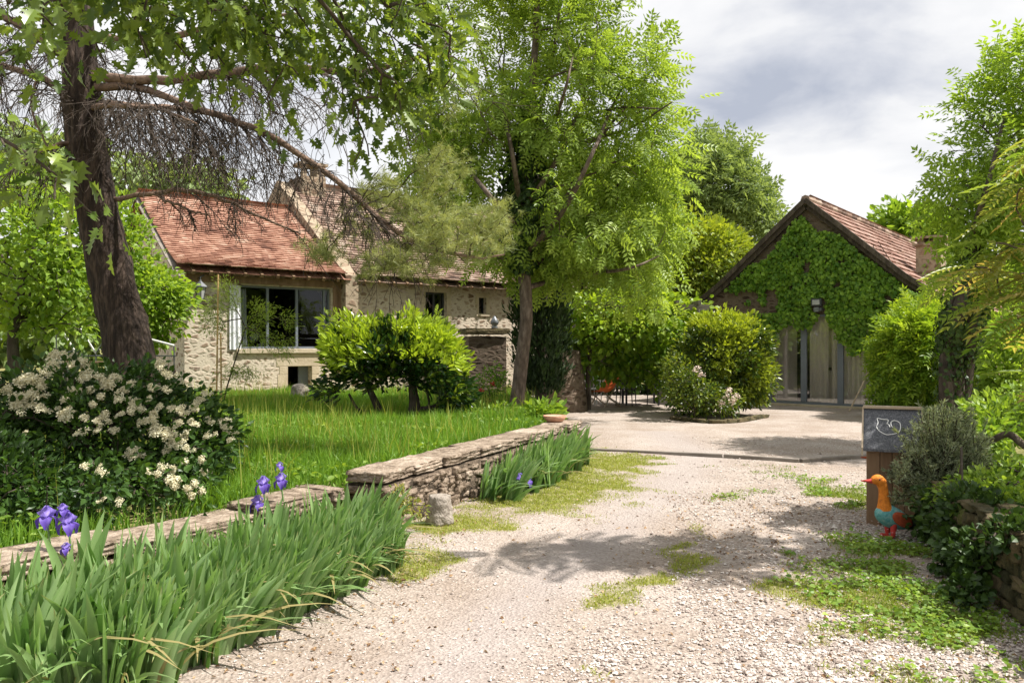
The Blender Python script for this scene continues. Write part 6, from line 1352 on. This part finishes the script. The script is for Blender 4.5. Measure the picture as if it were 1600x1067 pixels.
    OF = np.array([[0, 6, 4], [6, 1, 4], [1, 7, 4], [7, 2, 4], [2, 8, 4], [8, 3, 4], [3, 9, 4], [9, 0, 4], [0, 1, 6], [1, 2, 7], [2, 3, 8], [3, 0, 9]])
    a = r.uniform(0, 6.283, k); ax = np.stack([np.cos(a), np.sin(a), r.normal(0, .15, k)], 1); p = np.stack([x, y, ground_z(x, y) + s * .25], 1)
    V = p[:, None] + s[:, None, None] * ((OV[None] * (1 + r.normal(0, .16, (k, 10, 1)))) @ np.eye(3)); c_, s_ = np.cos(a), np.sin(a); W = V - p[:, None]; el = r.uniform(.6, 1.0, k)[:, None]
    W = np.stack([W[..., 0] * c_[:, None] - W[..., 1] * s_[:, None] * el, W[..., 0] * s_[:, None] + W[..., 1] * c_[:, None] * el, W[..., 2] * .65], -1); V = (W + p[:, None]).reshape(-1, 3)
    o = obj('gravel', [(V, (OF[None] + (np.arange(k) * 10)[:, None, None]).reshape(-1, 3), np.repeat(np.clip(r.normal(.55, .22, k), 0, 1), 10))], M['pebble']); tag(o, 'loose pale gravel scattered over the drive', 'gravel', kind='stuff')
    # leaf litter
    n = 5200; y = 3.5 + 5 * r.uniform(0, 1, n) ** 1.2; x = r.uniform(-1.6, 3.4, n); w_ = np.where(x > 1.5, .8, np.where(x < -.5, .6, .12)); ok = (r.uniform(0, 1, n) < w_) & (x > lawn_x(y) + .3) & (x < bank_x(y)); x, y = x[ok], y[ok]; k = len(x); a = r.uniform(0, 6.283, k)
    o = obj('leaf_litter', [inst(T_fold(.6, .15, .3), np.stack([x, y, ground_z(x, y) + .008], 1), np.stack([np.cos(a), np.sin(a), r.normal(0, .2, k)], 1), np.array([0, 0, 1.]) + r.normal(0, .4, (k, 3)), r.uniform(.012, .035, k), r.uniform(0, 1, k))], M['litter']); tag(o, 'dry brown leaf litter at the edges of the drive', 'leaf litter', kind='stuff')
    # far wood
    n = 9000; a = r.uniform(-.95, .95, n); D = r.uniform(52, 75, n); x = np.sin(a) * D; y = np.cos(a) * D; hgt = 4.5 + 5 * fbm(np.stack([a * 14, D * .05], 1), 4, 3); z = r.uniform(0, 1, n) ** .7 * hgt - .5
    p = np.stack([x, y, z], 1); t = np.clip(r.normal(.4, .2, n), 0, 1); pp2 = np.repeat(p, 5, 0) + r.normal(0, .7, (n * 5, 3)); m_ = len(pp2)
    o = obj('far_wood', [inst(T_fold(.8), pp2, r.normal(size=(m_, 3)), r.normal(size=(m_, 3)) + np.array([0, -.3, .6]), r.uniform(.5, 1.0, m_), np.repeat(t, 5))], M['far']); tag(o, 'distant band of green woodland beyond the yard', 'wood', kind='stuff')
build_cover()
